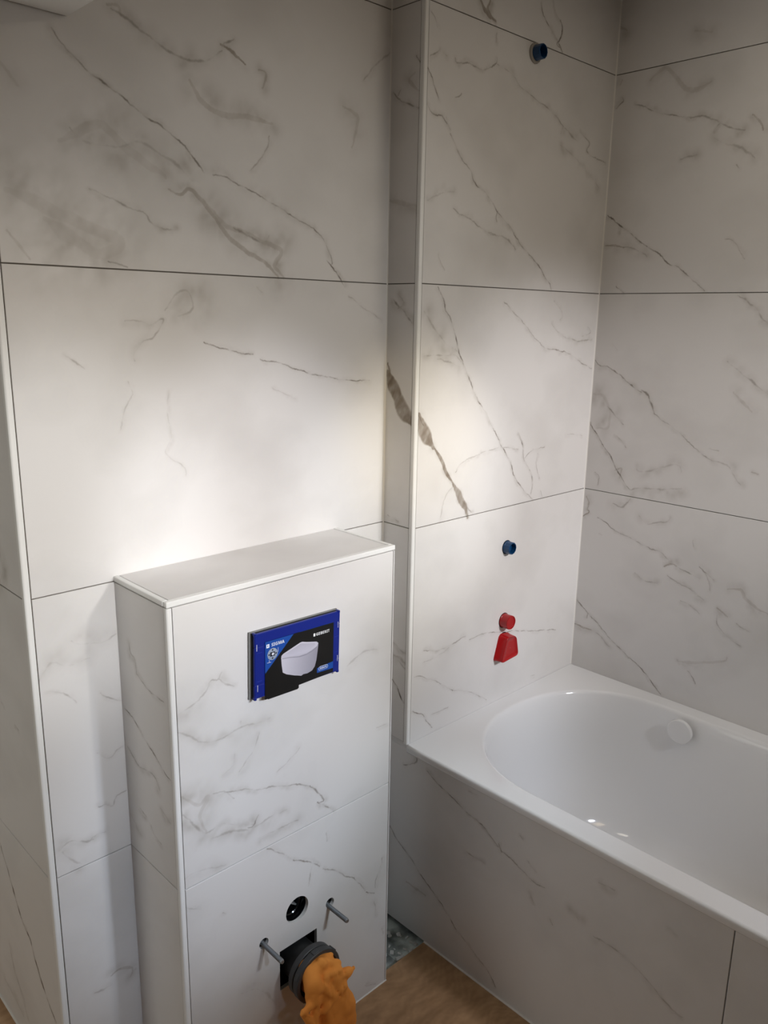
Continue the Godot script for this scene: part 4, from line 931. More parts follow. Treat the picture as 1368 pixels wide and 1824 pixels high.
		[4, 0.16, 14, 0.06, PackedVector2Array([Vector2(0.523, 1.009), Vector2(0.537, 0.985), Vector2(0.542, 0.960)])],
		[10, 0.12, 36, 0.08, PackedVector2Array([Vector2(0.591, 0.977), Vector2(0.628, 0.983), Vector2(0.642, 0.965), Vector2(0.677, 0.944), Vector2(0.710, 0.934)])],
		[12, 0.2, 36, 0.1, PackedVector2Array([Vector2(0.569, 0.914), Vector2(0.587, 0.905), Vector2(0.601, 0.896)])],
		[5, 0.2, 18, 0.08, PackedVector2Array([Vector2(0.573, 0.893), Vector2(0.574, 0.866), Vector2(0.599, 0.842), Vector2(0.626, 0.827), Vector2(0.648, 0.821)])],
		[4, 0.22, 12, 0.06, PackedVector2Array([Vector2(0.628, 0.882), Vector2(0.645, 0.874), Vector2(0.666, 0.869)])],
		[5, 0.3, 14, 0.08, PackedVector2Array([Vector2(0.106, 0.815), Vector2(0.130, 0.796), Vector2(0.154, 0.777), Vector2(0.188, 0.757), Vector2(0.218, 0.733), Vector2(0.268, 0.700), Vector2(0.312, 0.674)])],
		[4, 0.3, 14, 0.08, PackedVector2Array([Vector2(0.312, 0.674), Vector2(0.344, 0.660), Vector2(0.377, 0.636), Vector2(0.409, 0.608), Vector2(0.428, 0.590)])],
		[9, 0.24, 20, 0.08, PackedVector2Array([Vector2(0.154, 0.777), Vector2(0.152, 0.762)])],
		[10, 0.26, 34, 0.1, PackedVector2Array([Vector2(0.107, 0.730), Vector2(0.141, 0.725), Vector2(0.169, 0.726)])],
		[8, 0.14, 34, 0.08, PackedVector2Array([Vector2(0.169, 0.726), Vector2(0.203, 0.715), Vector2(0.232, 0.694), Vector2(0.243, 0.692)])],
		[4, 0.2, 12, 0.05, PackedVector2Array([Vector2(0.505, 0.695), Vector2(0.518, 0.681), Vector2(0.531, 0.662)])],
		[4, 0.2, 10, 0.05, PackedVector2Array([Vector2(0.476, 1.096), Vector2(0.482, 1.070)])],
		[6, 0.12, 40, 0.1, PackedVector2Array([Vector2(0.210, 1.158), Vector2(0.241, 1.154), Vector2(0.268, 1.182)])],
		[6, 0.14, 30, 0.08, PackedVector2Array([Vector2(0.305, 0.955), Vector2(0.326, 0.942), Vector2(0.351, 0.938), Vector2(0.380, 0.941)])],
		[5, 0.12, 30, 0.08, PackedVector2Array([Vector2(0.302, 1.137), Vector2(0.328, 1.115), Vector2(0.356, 1.125), Vector2(0.392, 1.136), Vector2(0.400, 1.151)])],
		[5, 0.12, 20, 0.06, PackedVector2Array([Vector2(0.459, 0.906), Vector2(0.487, 0.900), Vector2(0.520, 0.882)])],
		[7, 0.14, 20, 0.05, PackedVector2Array([Vector2(0.170, 1.052), Vector2(0.181, 1.050)])],
		[10, 0.09, 30, 0.05, PackedVector2Array([Vector2(0.469, 0.721), Vector2(0.484, 0.717), Vector2(0.600, 0.756), Vector2(0.615, 0.774)])],
	]
	veins["F"] = [
		[7, 0.16, 26, 0.09, PackedVector2Array([Vector2(0.082, 1.014), Vector2(0.089, 1.020), Vector2(0.102, 1.019), Vector2(0.110, 1.031)])],
		[7, 0.14, 24, 0.08, PackedVector2Array([Vector2(0.102, 1.019), Vector2(0.117, 1.004), Vector2(0.139, 0.993)])],
		[5, 0.1, 30, 0.06, PackedVector2Array([Vector2(0.082, 1.014), Vector2(0.072, 1.001), Vector2(0.046, 0.982), Vector2(0.014, 0.973)])],
		[5, 0.09, 36, 0.07, PackedVector2Array([Vector2(0.009, 0.939), Vector2(0.036, 0.917), Vector2(0.071, 0.893), Vector2(0.109, 0.889), Vector2(0.148, 0.897), Vector2(0.192, 0.892), Vector2(0.225, 0.891)])],
		[4, 0.11, 18, 0.06, PackedVector2Array([Vector2(0.152, 0.910), Vector2(0.154, 0.894)])],
		[5, 0.11, 26, 0.06, PackedVector2Array([Vector2(0.196, 0.870), Vector2(0.187, 0.841), Vector2(0.170, 0.821), Vector2(0.145, 0.798)])],
		[5, 0.11, 20, 0.06, PackedVector2Array([Vector2(0.106, 0.806), Vector2(0.130, 0.819), Vector2(0.134, 0.843)])],
		[4, 0.2, 20, 0.07, PackedVector2Array([Vector2(0.082, 0.774), Vector2(0.105, 0.770), Vector2(0.132, 0.758), Vector2(0.164, 0.750), Vector2(0.197, 0.735), Vector2(0.231, 0.727), Vector2(0.266, 0.714), Vector2(0.297, 0.704), Vector2(0.330, 0.686)])],
		[6, 0.26, 20, 0.09, PackedVector2Array([Vector2(0.330, 0.686), Vector2(0.353, 0.662), Vector2(0.370, 0.633), Vector2(0.358, 0.632)])],
		[5, 0.34, 14, 0.09, PackedVector2Array([Vector2(0.353, 0.636), Vector2(0.373, 0.617), Vector2(0.390, 0.603), Vector2(0.402, 0.589)])],
		[4, 0.18, 14, 0.07, PackedVector2Array([Vector2(0.108, 0.768), Vector2(0.131, 0.743)])],
		[10, 0.09, 60, 0.12, PackedVector2Array([Vector2(0.012, 0.799), Vector2(0.047, 0.765), Vector2(0.070, 0.774), Vector2(0.050, 0.738), Vector2(0.063, 0.695)])],
		[7, 0.12, 40, 0.1, PackedVector2Array([Vector2(0.014, 0.759), Vector2(0.052, 0.704), Vector2(0.067, 0.693), Vector2(0.098, 0.697), Vector2(0.137, 0.679), Vector2(0.178, 0.659)])],
		[4, 0.2, 16, 0.07, PackedVector2Array([Vector2(0.163, 0.659), Vector2(0.178, 0.659), Vector2(0.189, 0.678)])],
		[7, 0.09, 40, 0.1, PackedVector2Array([Vector2(0.070, 0.676), Vector2(0.129, 0.667), Vector2(0.178, 0.652), Vector2(0.221, 0.659), Vector2(0.265, 0.655)])],
		[5, 0.12, 30, 0.08, PackedVector2Array([Vector2(0.190, 0.618), Vector2(0.211, 0.620), Vector2(0.255, 0.619), Vector2(0.296, 0.616)])],
		[5, 0.08, 40, 0.06, PackedVector2Array([Vector2(0.007, 0.610), Vector2(0.022, 0.617), Vector2(0.064, 0.611), Vector2(0.106, 0.596)])],
		[3, 0.1, 10, 0.04, PackedVector2Array([Vector2(0.377, 0.544), Vector2(0.380, 0.521)])],
		[5, 0.08, 20, 0.05, PackedVector2Array([Vector2(0.240, 0.758), Vector2(0.285, 0.780), Vector2(0.303, 0.792)])],
		[4, 0.1, 12, 0.05, PackedVector2Array([Vector2(0.536, 0.754), Vector2(0.569, 0.753)])],
		[6, 0.07, 30, 0.05, PackedVector2Array([Vector2(0.440, 0.944), Vector2(0.485, 0.963), Vector2(0.532, 0.958)])],
		[4, 0.22, 12, 0.05, PackedVector2Array([Vector2(0.211, 0.586), Vector2(0.227, 0.574), Vector2(0.261, 0.543), Vector2(0.282, 0.520)])],
		[5, 0.34, 12, 0.06, PackedVector2Array([Vector2(0.282, 0.521), Vector2(0.302, 0.509), Vector2(0.327, 0.491), Vector2(0.359, 0.466)])],
		[4, 0.26, 12, 0.06, PackedVector2Array([Vector2(0.369, 0.453), Vector2(0.388, 0.442), Vector2(0.412, 0.422), Vector2(0.437, 0.398), Vector2(0.462, 0.378), Vector2(0.483, 0.353), Vector2(0.505, 0.319)])],
		[4, 0.36, 8, 0.05, PackedVector2Array([Vector2(0.508, 0.311), Vector2(0.537, 0.294)])],
		[4, 0.2, 12, 0.05, PackedVector2Array([Vector2(0.540, 0.309), Vector2(0.542, 0.331), Vector2(0.552, 0.353), Vector2(0.563, 0.370), Vector2(0.563, 0.384)])],
		[4, 0.12, 12, 0.05, PackedVector2Array([Vector2(0.336, 0.476), Vector2(0.329, 0.461), Vector2(0.326, 0.429)])],
		[4, 0.14, 12, 0.05, PackedVector2Array([Vector2(0.005, 0.550), Vector2(0.042, 0.527)])],
		[5, 0.14, 14, 0.05, PackedVector2Array([Vector2(0.094, 0.488), Vector2(0.104, 0.481)])],
		[4, 0.16, 12, 0.05, PackedVector2Array([Vector2(0.567, 0.172), Vector2(0.571, 0.151)])],
		[5, 0.1, 26, 0.05, PackedVector2Array([Vector2(0.538, 0.269), Vector2(0.544, 0.224)])],
		[5, 0.12, 20, 0.05, PackedVector2Array([Vector2(0.509, 0.031), Vector2(0.548, 0.010)])],
		[8, 0.07, 40, 0.05, PackedVector2Array([Vector2(0.136, 0.257), Vector2(0.186, 0.232), Vector2(0.237, 0.150)])],
	]
	veins["S"] = [
		[6, 0.24, 24, 0.1, PackedVector2Array([Vector2(0.047, 1.073), Vector2(0.052, 1.056), Vector2(0.069, 1.047), Vector2(0.071, 1.039), Vector2(0.072, 1.015)])],
		[4, 0.18, 18, 0.07, PackedVector2Array([Vector2(0.072, 1.015), Vector2(0.126, 0.997), Vector2(0.178, 0.992)])],
		[4, 0.36, 12, 0.08, PackedVector2Array([Vector2(0.009, 0.916), Vector2(0.052, 0.906), Vector2(0.092, 0.880), Vector2(0.125, 0.864), Vector2(0.170, 0.838), Vector2(0.190, 0.832)])],
		[5, 0.14, 26, 0.08, PackedVector2Array([Vector2(0.013, 0.831), Vector2(0.055, 0.806), Vector2(0.120, 0.812), Vector2(0.145, 0.789)])],
		[5, 0.28, 16, 0.08, PackedVector2Array([Vector2(0.097, 0.686), Vector2(0.113, 0.670), Vector2(0.137, 0.663)])],
		[6, 0.14, 22, 0.08, PackedVector2Array([Vector2(0.051, 0.703), Vector2(0.080, 0.698)])],
		[7, 0.14, 40, 0.1, PackedVector2Array([Vector2(0.008, 0.666), Vector2(0.051, 0.638)])],
		[6, 0.12, 30, 0.08, PackedVector2Array([Vector2(0.142, 0.748), Vector2(0.181, 0.733)])],
	]
	veins["P"] = [
		[9, 0.34, 20, 0.1, PackedVector2Array([Vector2(0.130, 0.560), Vector2(0.131, 0.540), Vector2(0.085, 0.513)])],
		[4, 0.3, 16, 0.1, PackedVector2Array([Vector2(0.171, 0.533), Vector2(0.206, 0.517), Vector2(0.264, 0.496), Vector2(0.320, 0.477), Vector2(0.365, 0.468), Vector2(0.393, 0.451), Vector2(0.419, 0.434)])],
		[10, 0.26, 22, 0.1, PackedVector2Array([Vector2(0.419, 0.442), Vector2(0.429, 0.424)])],
		[4, 0.22, 14, 0.08, PackedVector2Array([Vector2(0.428, 0.428), Vector2(0.479, 0.414), Vector2(0.529, 0.396), Vector2(0.560, 0.399)])],
		[6, 0.26, 16, 0.08, PackedVector2Array([Vector2(0.509, 0.442), Vector2(0.534, 0.426)])],
		[8, 0.14, 26, 0.08, PackedVector2Array([Vector2(0.317, 0.364), Vector2(0.380, 0.366)])],
		[8, 0.2, 20, 0.08, PackedVector2Array([Vector2(0.519, 0.360), Vector2(0.533, 0.338)])],
		[8, 0.2, 24, 0.08, PackedVector2Array([Vector2(0.581, 0.322), Vector2(0.590, 0.312)])],
		[4, 0.3, 12, 0.08, PackedVector2Array([Vector2(0.037, 0.296), Vector2(0.071, 0.265), Vector2(0.126, 0.233), Vector2(0.169, 0.201), Vector2(0.211, 0.178), Vector2(0.252, 0.151), Vector2(0.292, 0.116)])],
		[4, 0.28, 14, 0.08, PackedVector2Array([Vector2(0.292, 0.116), Vector2(0.351, 0.086), Vector2(0.408, 0.056), Vector2(0.436, 0.025)])],
		[12, 0.16, 40, 0.1, PackedVector2Array([Vector2(0.107, 0.152), Vector2(0.150, 0.151), Vector2(0.181, 0.151)])],
		[6, 0.12, 40, 0.1, PackedVector2Array([Vector2(0.636, 0.386), Vector2(0.656, 0.369)])],
		[8, 0.12, 30, 0.08, PackedVector2Array([Vector2(0.698, 0.494), Vector2(0.738, 0.497)])],
		[5, 0.12, 26, 0.07, PackedVector2Array([Vector2(0.697, 0.351), Vector2(0.752, 0.351), Vector2(0.819, 0.333), Vector2(0.880, 0.298), Vector2(0.917, 0.291)])],
		[6, 0.16, 20, 0.06, PackedVector2Array([Vector2(0.893, 0.287), Vector2(0.914, 0.289)])],
		[6, 0.1, 26, 0.06, PackedVector2Array([Vector2(0.866, 0.480), Vector2(0.885, 0.472)])],
		[7, 0.12, 24, 0.06, PackedVector2Array([Vector2(0.317, 0.541), Vector2(0.344, 0.542)])],
		[6, 0.1, 24, 0.06, PackedVector2Array([Vector2(0.481, 0.498), Vector2(0.490, 0.491)])],
	]
	veins["L"] = [
		[9, 0.46, 16, 0.12, PackedVector2Array([Vector2(-0.303, 0.516), Vector2(-0.270, 0.467), Vector2(-0.237, 0.415), Vector2(-0.204, 0.369), Vector2(-0.166, 0.346), Vector2(-0.141, 0.303), Vector2(-0.110, 0.259), Vector2(-0.076, 0.224), Vector2(-0.048, 0.206)])],
		[6, 0.16, 24, 0.08, PackedVector2Array([Vector2(-0.319, 0.234), Vector2(-0.297, 0.169), Vector2(-0.265, 0.128), Vector2(-0.236, 0.072)])],
		[10, 0.07, 40, 0.06, PackedVector2Array([Vector2(-0.386, 0.085), Vector2(-0.310, 0.073), Vector2(-0.267, 0.058)])],
		[4, 0.05, 60, 0.16, PackedVector2Array([Vector2(-0.109, 1.257), Vector2(-0.105, 1.224), Vector2(-0.126, 1.190)])],
		[5, 0.12, 14, 0.06, PackedVector2Array([Vector2(-0.192, 0.914), Vector2(-0.175, 0.905)])],
		[5, 0.14, 14, 0.08, PackedVector2Array([Vector2(-0.124, 0.887), Vector2(-0.103, 0.885)])],
	]

# ------------------------------------------------------------------ helpers
func tag(o: Node, label: String, category: String, group := "", kind := "") -> Node:
	if label != "": o.set_meta("label", label)
	if category != "": o.set_meta("category", category)
	if group != "": o.set_meta("group", group)
	if kind != "": o.set_meta("kind", kind)
	return o

func base(called: String, at := Vector3.ZERO, parent: Node = self) -> Node3D:
	var o := Node3D.new()
	o.name = called
	o.position = at
	parent.add_child(o, true)
	return o

func put(called: String, mesh: Mesh, m: Material, parent: Node = self, at := Vector3.ZERO) -> MeshInstance3D:
	var o := MeshInstance3D.new()
	o.name = called
	o.mesh = mesh
	o.material_override = m
	o.position = at
	o.cast_shadow = GeometryInstance3D.SHADOW_CASTING_SETTING_ON
	parent.add_child(o, true)
	return o

func mat(c: Color, rough: float, metal := 0.0, spec := 0.5) -> StandardMaterial3D:
	var m := StandardMaterial3D.new()
	m.albedo_color = c
	m.roughness = rough
	m.metallic = metal
	m.metallic_specular = spec
	return m

func new_st() -> SurfaceTool:
	var st := SurfaceTool.new()
	st.begin(Mesh.PRIMITIVE_TRIANGLES)
	return st

# a triangle facing n (front faces run clockwise)
func tri(st: SurfaceTool, p: Array, n: Vector3, uv: Array = []) -> void:
	var g: Vector3 = (p[1] - p[0]).cross(p[2] - p[0])
	var order := [0, 1, 2] if g.dot(n) < 0.0 else [0, 2, 1]
	for i in order:
		st.set_normal(n)
		st.set_uv(uv[i] if uv.size() else Vector2(p[i].x, p[i].y))
		st.add_vertex(p[i])

func face(st: SurfaceTool, p: Array, n: Vector3, uv: Array = []) -> void:
	for i in range(1, p.size() - 1):
		tri(st, [p[0], p[i], p[i + 1]], n, [uv[0], uv[i], uv[i + 1]] if uv.size() else [])

# a box with chamfered edges, in the axes of b (columns), centred on c
func chamfer(st: SurfaceTool, c: Vector3, s: Vector3, ch: float, b := Basis.IDENTITY) -> void:
	var h := s * 0.5
	var q := h - Vector3(ch, ch, ch)
	for ax in 3:
		var u := (ax + 1) % 3
		var w := (ax + 2) % 3
		for sg in [-1.0, 1.0]:
			var pts := []
			var uv := []
			for k in [[-1, -1], [1, -1], [1, 1], [-1, 1]]:
				var p := Vector3.ZERO
				p[ax] = sg * h[ax]
				p[u] = k[0] * q[u]
				p[w] = k[1] * q[w]
				pts.append(c + b * p)
				uv.append(Vector2(p[u], p[w]))
			var n := Vector3.ZERO
			n[ax] = sg
			face(st, pts, b * n, uv)
		if ch > 0.0:
			for k in [[-1, -1], [1, -1], [1, 1], [-1, 1]]:
				var pts := []
				for e in [[0, -1], [0, 1], [1, 1], [1, -1]]:
					var p := Vector3.ZERO
					p[ax] = e[1] * q[ax]
					p[u] = k[0] * (h[u] if e[0] == 0 else q[u])
					p[w] = k[1] * (q[w] if e[0] == 0 else h[w])
					pts.append(c + b * p)
				var n := Vector3.ZERO
				n[u] = k[0]
				n[w] = k[1]
				face(st, pts, (b * n).normalized())
	if ch > 0.0:
		for x in [-1, 1]:
			for y in [-1, 1]:
				for z in [-1, 1]:
					tri(st, [c + b * Vector3(x * h.x, y * q.y, z * q.z), c + b * Vector3(x * q.x, y * h.y, z * q.z), c + b * Vector3(x * q.x, y * q.y, z * h.z)], (b * Vector3(x, y, z)).normalized())

func block(lo: Vector3, hi: Vector3, ch := 0.001) -> ArrayMesh:
	var st := new_st()
	chamfer(st, (lo + hi) * 0.5, hi - lo, ch)
	return st.commit()

# turn a profile (radius, height) about +z of the transform
func lathe(st: SurfaceTool, prof: Array, seg: int, t := Transform3D.IDENTITY, smooth := true) -> void:
	for i in prof.size() - 1:
		var a: Vector2 = prof[i]
		var c: Vector2 = prof[i + 1]
		var dd := c - a
		if dd.length() < 1e-7: continue
		var nn := Vector2(dd.y, -dd.x).normalized()
		for k in seg:
			var a0 := TAU * k / seg
			var a1 := TAU * (k + 1) / seg
			var e0 := Vector3(cos(a0), sin(a0), 0)
			var e1 := Vector3(cos(a1), sin(a1), 0)
			var p := [e0 * a.x + Vector3(0, 0, a.y), e1 * a.x + Vector3(0, 0, a.y), e1 * c.x + Vector3(0, 0, c.y), e0 * c.x + Vector3(0, 0, c.y)]
			var m0 := Vector3(e0.x * nn.x, e0.y * nn.x, nn.y)
			var m1 := Vector3(e1.x * nn.x, e1.y * nn.x, nn.y)
			var nm := [m0, m1, m1, m0]
			if not smooth:
				var mm := (m0 + m1).normalized()
				nm = [mm, mm, mm, mm]
			for tr in [[0, 1, 2], [0, 2, 3]]:
				if (p[tr[0]] - p[tr[1]]).length() < 1e-8 or (p[tr[1]] - p[tr[2]]).length() < 1e-8 or (p[tr[0]] - p[tr[2]]).length() < 1e-8: continue
				var g: Vector3 = (p[tr[1]] - p[tr[0]]).cross(p[tr[2]] - p[tr[0]])
				var od: Array = tr if g.dot(m0 + m1) < 0.0 else [tr[0], tr[2], tr[1]]
				for j in od:
					st.set_normal((t.basis * nm[j]).normalized())
					st.set_uv(Vector2(k / float(seg), p[j].z))
					st.add_vertex(t * p[j])

# a smooth or flat skin over rings of points; each ring closed
func skin(rings: Array, closed := true, smooth := true, outside := Vector3.ZERO) -> SurfaceTool:
	var st := new_st()
	st.set_smooth_group(0 if smooth else -1)
	for i in rings.size() - 1:
		var a: Array = rings[i]
		var c: Array = rings[i + 1]
		var n := a.size()
		for k in (n if closed else n - 1):
			var k1 := (k + 1) % n
			for tr in [[a[k], c[k], c[k1]], [a[k], c[k1], a[k1]]]:
				for p in tr: st.add_vertex(p)
	st.generate_normals()
	return st

# extruded outline in the plane of b.x and b.y, from depth 0 to depth t along b.z, with a chamfer at the front
func prism(st: SurfaceTool, poly: PackedVector2Array, t: float, ch: float, b: Basis, o: Vector3, uv_rect := Rect2(0, 0, 1, 1)) -> void:
	var inner := poly
	if ch > 0.0:
		var off := Geometry2D.offset_polygon(poly, -ch, Geometry2D.JOIN_MITER)
		if off.size() and off[0].size() == poly.size(): inner = off[0]
	# offset_polygon may start elsewhere: line the two outlines up
	if inner.size() == poly.size() and inner != poly:
		var best := 0
		var bd := 1e9
		for k in inner.size():
			var q := inner[k].distance_to(poly[0])
			if q < bd:
				bd = q
				best = k
		var al := PackedVector2Array()
		var fw := inner[(best + 1) % inner.size()].distance_to(poly[1]) < inner[(best - 1 + inner.size()) % inner.size()].distance_to(poly[1])
		for k in inner.size(): al.append(inner[(best + (k if fw else -k) + inner.size() * 2) % inner.size()])
		inner = al
	var idx := Geometry2D.triangulate_polygon(inner)
	for i in range(0, idx.size(), 3):
		var p := []
		var uv := []
		for j in 3:
			var q := inner[idx[i + j]]
			p.append(o + b * Vector3(q.x, q.y, t))
			uv.append(Vector2((q.x - uv_rect.position.x) / uv_rect.size.x, 1.0 - (q.y - uv_rect.position.y) / uv_rect.size.y))
		tri(st, p, b.z, uv)
	var area := 0.0
	for k in poly.size(): area += poly[k].cross(poly[(k + 1) % poly.size()])
	for k in poly.size():
		var k1 := (k + 1) % poly.size()
		var e := (poly[k1] - poly[k]).normalized()
		var n2d := Vector2(e.y, -e.x) * signf(area)
		var n := b * Vector3(n2d.x, n2d.y, 0)
		face(st, [o + b * Vector3(poly[k].x, poly[k].y, 0), o + b * Vector3(poly[k1].x, poly[k1].y, 0), o + b * Vector3(poly[k1].x, poly[k1].y, t - ch), o + b * Vector3(poly[k].x, poly[k].y, t - ch)], n)
		if ch > 0.0 and inner.size() == poly.size():
			face(st, [o + b * Vector3(poly[k].x, poly[k].y, t - ch), o + b * Vector3(poly[k1].x, poly[k1].y, t - ch), o + b * Vector3(inner[k1].x, inner[k1].y, t), o + b * Vector3(inner[k].x, inner[k].y, t)], (n + b.z).normalized())

func rounded(poly: PackedVector2Array, r: float, steps := 5) -> PackedVector2Array:
	var out := PackedVector2Array()
	for k in poly.size():
		var p := poly[k]
		var a := (poly[(k - 1 + poly.size()) % poly.size()] - p).normalized()
		var c := (poly[(k + 1) % poly.size()] - p).normalized()
		for s in steps + 1:
			var t := s / float(steps)
			out.append((p + a * r).lerp(p, t).lerp(p.lerp(p + c * r, t), t))
	return out

# ------------------------------------------------------------------ marble
func make_clouds() -> void:
	var f := FastNoiseLite.new()
	f.seed = 11
	f.frequency = 0.012
	f.fractal_octaves = 4
	var g := FastNoiseLite.new()
	g.seed = 12
	g.frequency = 0.03
	g.fractal_octaves = 4
	var s := 384
	var data := PackedByteArray()
	data.resize(s * s * 4)
	for y in s:
		for x in s:
			var v := clampf(f.get_noise_2d(x * 1.0, y * 1.4) * 0.9 + g.get_noise_2d(x, y) * 0.35 + 0.05, 0.0, 1.0)
			var i := (y * s + x) * 4
			data[i] = 176
			data[i + 1] = 172
			data[i + 2] = 168
			data[i + 3] = int(255.0 * 0.26 * v)
	cloud_img = Image.create_from_data(s, s, false, Image.FORMAT_RGBA8, data)
	cloud_img.resize(1536, 1536, Image.INTERPOLATE_CUBIC)

func marble(key: String, u0: float, u1: float, v0: float, v1: float, sd: int) -> StandardMaterial3D:
	var w := maxi(16, int((u1 - u0) * PPM))
	var h := maxi(16, int((v1 - v0) * PPM))
	var img := Image.create(w, h, false, Image.FORMAT_RGBA8)
	img.fill(TILE)
	img.blend_rect(cloud_img, Rect2i((sd * 211) % (1536 - mini(w, 1500)), (sd * 97) % (1536 - mini(h, 1500)), w, h), Vector2i.ZERO)
	var hw := maxi(1, w / 4)
	var hh := maxi(1, h / 4)
	var halo := PackedFloat32Array()
	halo.resize(hw * hh)
	var core := PackedFloat32Array()
	core.resize(w * h)
	var wide := PackedFloat32Array()
	wide.resize(w * h)
	var serial := 0
	for vn in veins[key]:
		serial += 1
		var pts: PackedVector2Array = vn[4]
		var lo := pts[0]
		var hi := pts[0]
		for p in pts:
			lo = lo.min(p)
			hi = hi.max(p)
		var pad: float = 0.001 * vn[2] + 0.005
		if hi.x + pad < u0 or lo.x - pad > u1 or hi.y + pad < v0 or lo.y - pad > v1: continue
		# walk the smoothed line
		var line := PackedVector2Array()
		for k in pts.size() - 1:
			var pa := pts[maxi(k - 1, 0)]
			var pd := pts[mini(k + 2, pts.size() - 1)]
			var cnt := maxi(2, int(pts[k].distance_to(pts[k + 1]) * PPM / 0.9))
			for s in cnt:
				line.append(pts[k].cubic_interpolate(pts[k + 1], pa, pd, s / float(cnt)))
		line.append(pts[pts.size() - 1])
		var total := float(line.size())
		for s in line.size():
			var p := line[s]
			var e := (line[mini(s + 1, line.size() - 1)] - line[maxi(s - 1, 0)]).normalized()
			var side := Vector2(-e.y, e.x)
			var a := s / PPM * 1000.0 + serial * 517.0
			p += side * (n1.get_noise_1d(a * 0.45) * 0.0030 + n1.get_noise_1d(a * 2.6 + 90.0) * 0.0010)
			var x := (p.x - u0) * PPM
			var y := (v1 - p.y) * PPM
			var ends: float = clampf(minf(s + 1.0, total - s) / 14.0, 0.25, 1.0)
			var r: float = maxf(0.75, vn[0] * 0.00042 * PPM * clampf(0.60 + 1.0 * n2.get_noise_1d(a * 0.62 + 400.0) + 0.25 * n2.get_noise_1d(a * 1.4), 0.25, 1.4) * ends)
			var st: float = vn[1] * clampf(0.62 + 1.5 * n2.get_noise_1d(a * 0.62 + 400.0) + 0.12 * n2.get_noise_1d(a * 3.0), 0.10, 1.35) * 1.45
			if vn[0] > 9.0:
				r = vn[0] * 0.00046 * PPM * (0.85 + 0.35 * n2.get_noise_1d(a * 0.35)) * clampf(minf(s + 1.0, total - s) / 30.0, 0.35, 1.0)
				st = vn[1] * (0.95 + 0.25 * n2.get_noise_1d(a * 0.5))
			var ri := int(ceil(r)) + 1
			var ix := int(x)
			var iy := int(y)
			for yy in range(maxi(iy - ri, 0), mini(iy + ri + 1, h)):
				for xx in range(maxi(ix - ri, 0), mini(ix + ri + 1, w)):
					var q := Vector2(xx + 0.5 - x, yy + 0.5 - y).length() / (r + 0.45)
					if q < 1.0:
						var val := st * minf(1.0, 1.35 * (1.0 - q))
						if vn[0] > 9.0:
							val = st * minf(1.0, 4.0 * (1.0 - q)) * clampf(0.95 + 0.5 * n2.get_noise_2d(xx * 1.6 + yy * 0.8, yy * 0.9), 0.2, 1.4) * 1.15
							if val > wide[yy * w + xx]: wide[yy * w + xx] = val
						elif val > core[yy * w + xx]: core[yy * w + xx] = val
			if s % 5 == 0:
				var rr: float = maxf(1.5, vn[2] * 0.001 * PPM / 4.0 * (0.6 + 0.5 * n1.get_noise_1d(a * 0.4 + 50.0)))
				var off := side * n1.get_noise_1d(a * 0.3 + 200.0) * rr * 0.9
				var hx := x / 4.0 + off.x
				var hy := y / 4.0 - off.y
				var hr := int(rr) + 1
				for yy in range(maxi(int(hy) - hr, 0), mini(int(hy) + hr + 1, hh)):
					for xx in range(maxi(int(hx) - hr, 0), mini(int(hx) + hr + 1, hw)):
						var q := Vector2(xx + 0.5 - hx, yy + 0.5 - hy).length() / rr
						if q < 1.0:
							var val: float = vn[3] * (1.0 - q) * (1.0 - q) * 1.75 * clampf(0.75 + 1.1 * n2.get_noise_2d(xx * 2.6 + serial * 40.0, yy * 2.6 + xx * 1.2), 0.0, 1.4)
							if val > halo[yy * hw + xx]: halo[yy * hw + xx] = val
	var hd := PackedByteArray()
	hd.resize(hw * hh * 4)
	for i in hw * hh:
		hd[i * 4] = 102
		hd[i * 4 + 1] = 92
		hd[i * 4 + 2] = 78
		hd[i * 4 + 3] = int(clampf(halo[i], 0.0, 1.0) * 255.0)
	var him := Image.create_from_data(hw, hh, false, Image.FORMAT_RGBA8, hd)
	him.resize(w, h, Image.INTERPOLATE_CUBIC)
	img.blend_rect(him, Rect2i(0, 0, w, h), Vector2i.ZERO)
	for y in h:
		var row := y * w
		for x in w:
			var wv := wide[row + x]
			if wv > 0.01: img.set_pixel(x, y, img.get_pixel(x, y).lerp(VEIN_WIDE, minf(wv, 0.92)))
			var cv := core[row + x]
			if cv > 0.01: img.set_pixel(x, y, img.get_pixel(x, y).lerp(VEIN, minf(cv, 0.95)))
	img.convert(Image.FORMAT_RGB8)
	var m := mat(Color.WHITE, TILE_ROUGH)
	m.albedo_texture = ImageTexture.create_from_image(img)
	return m

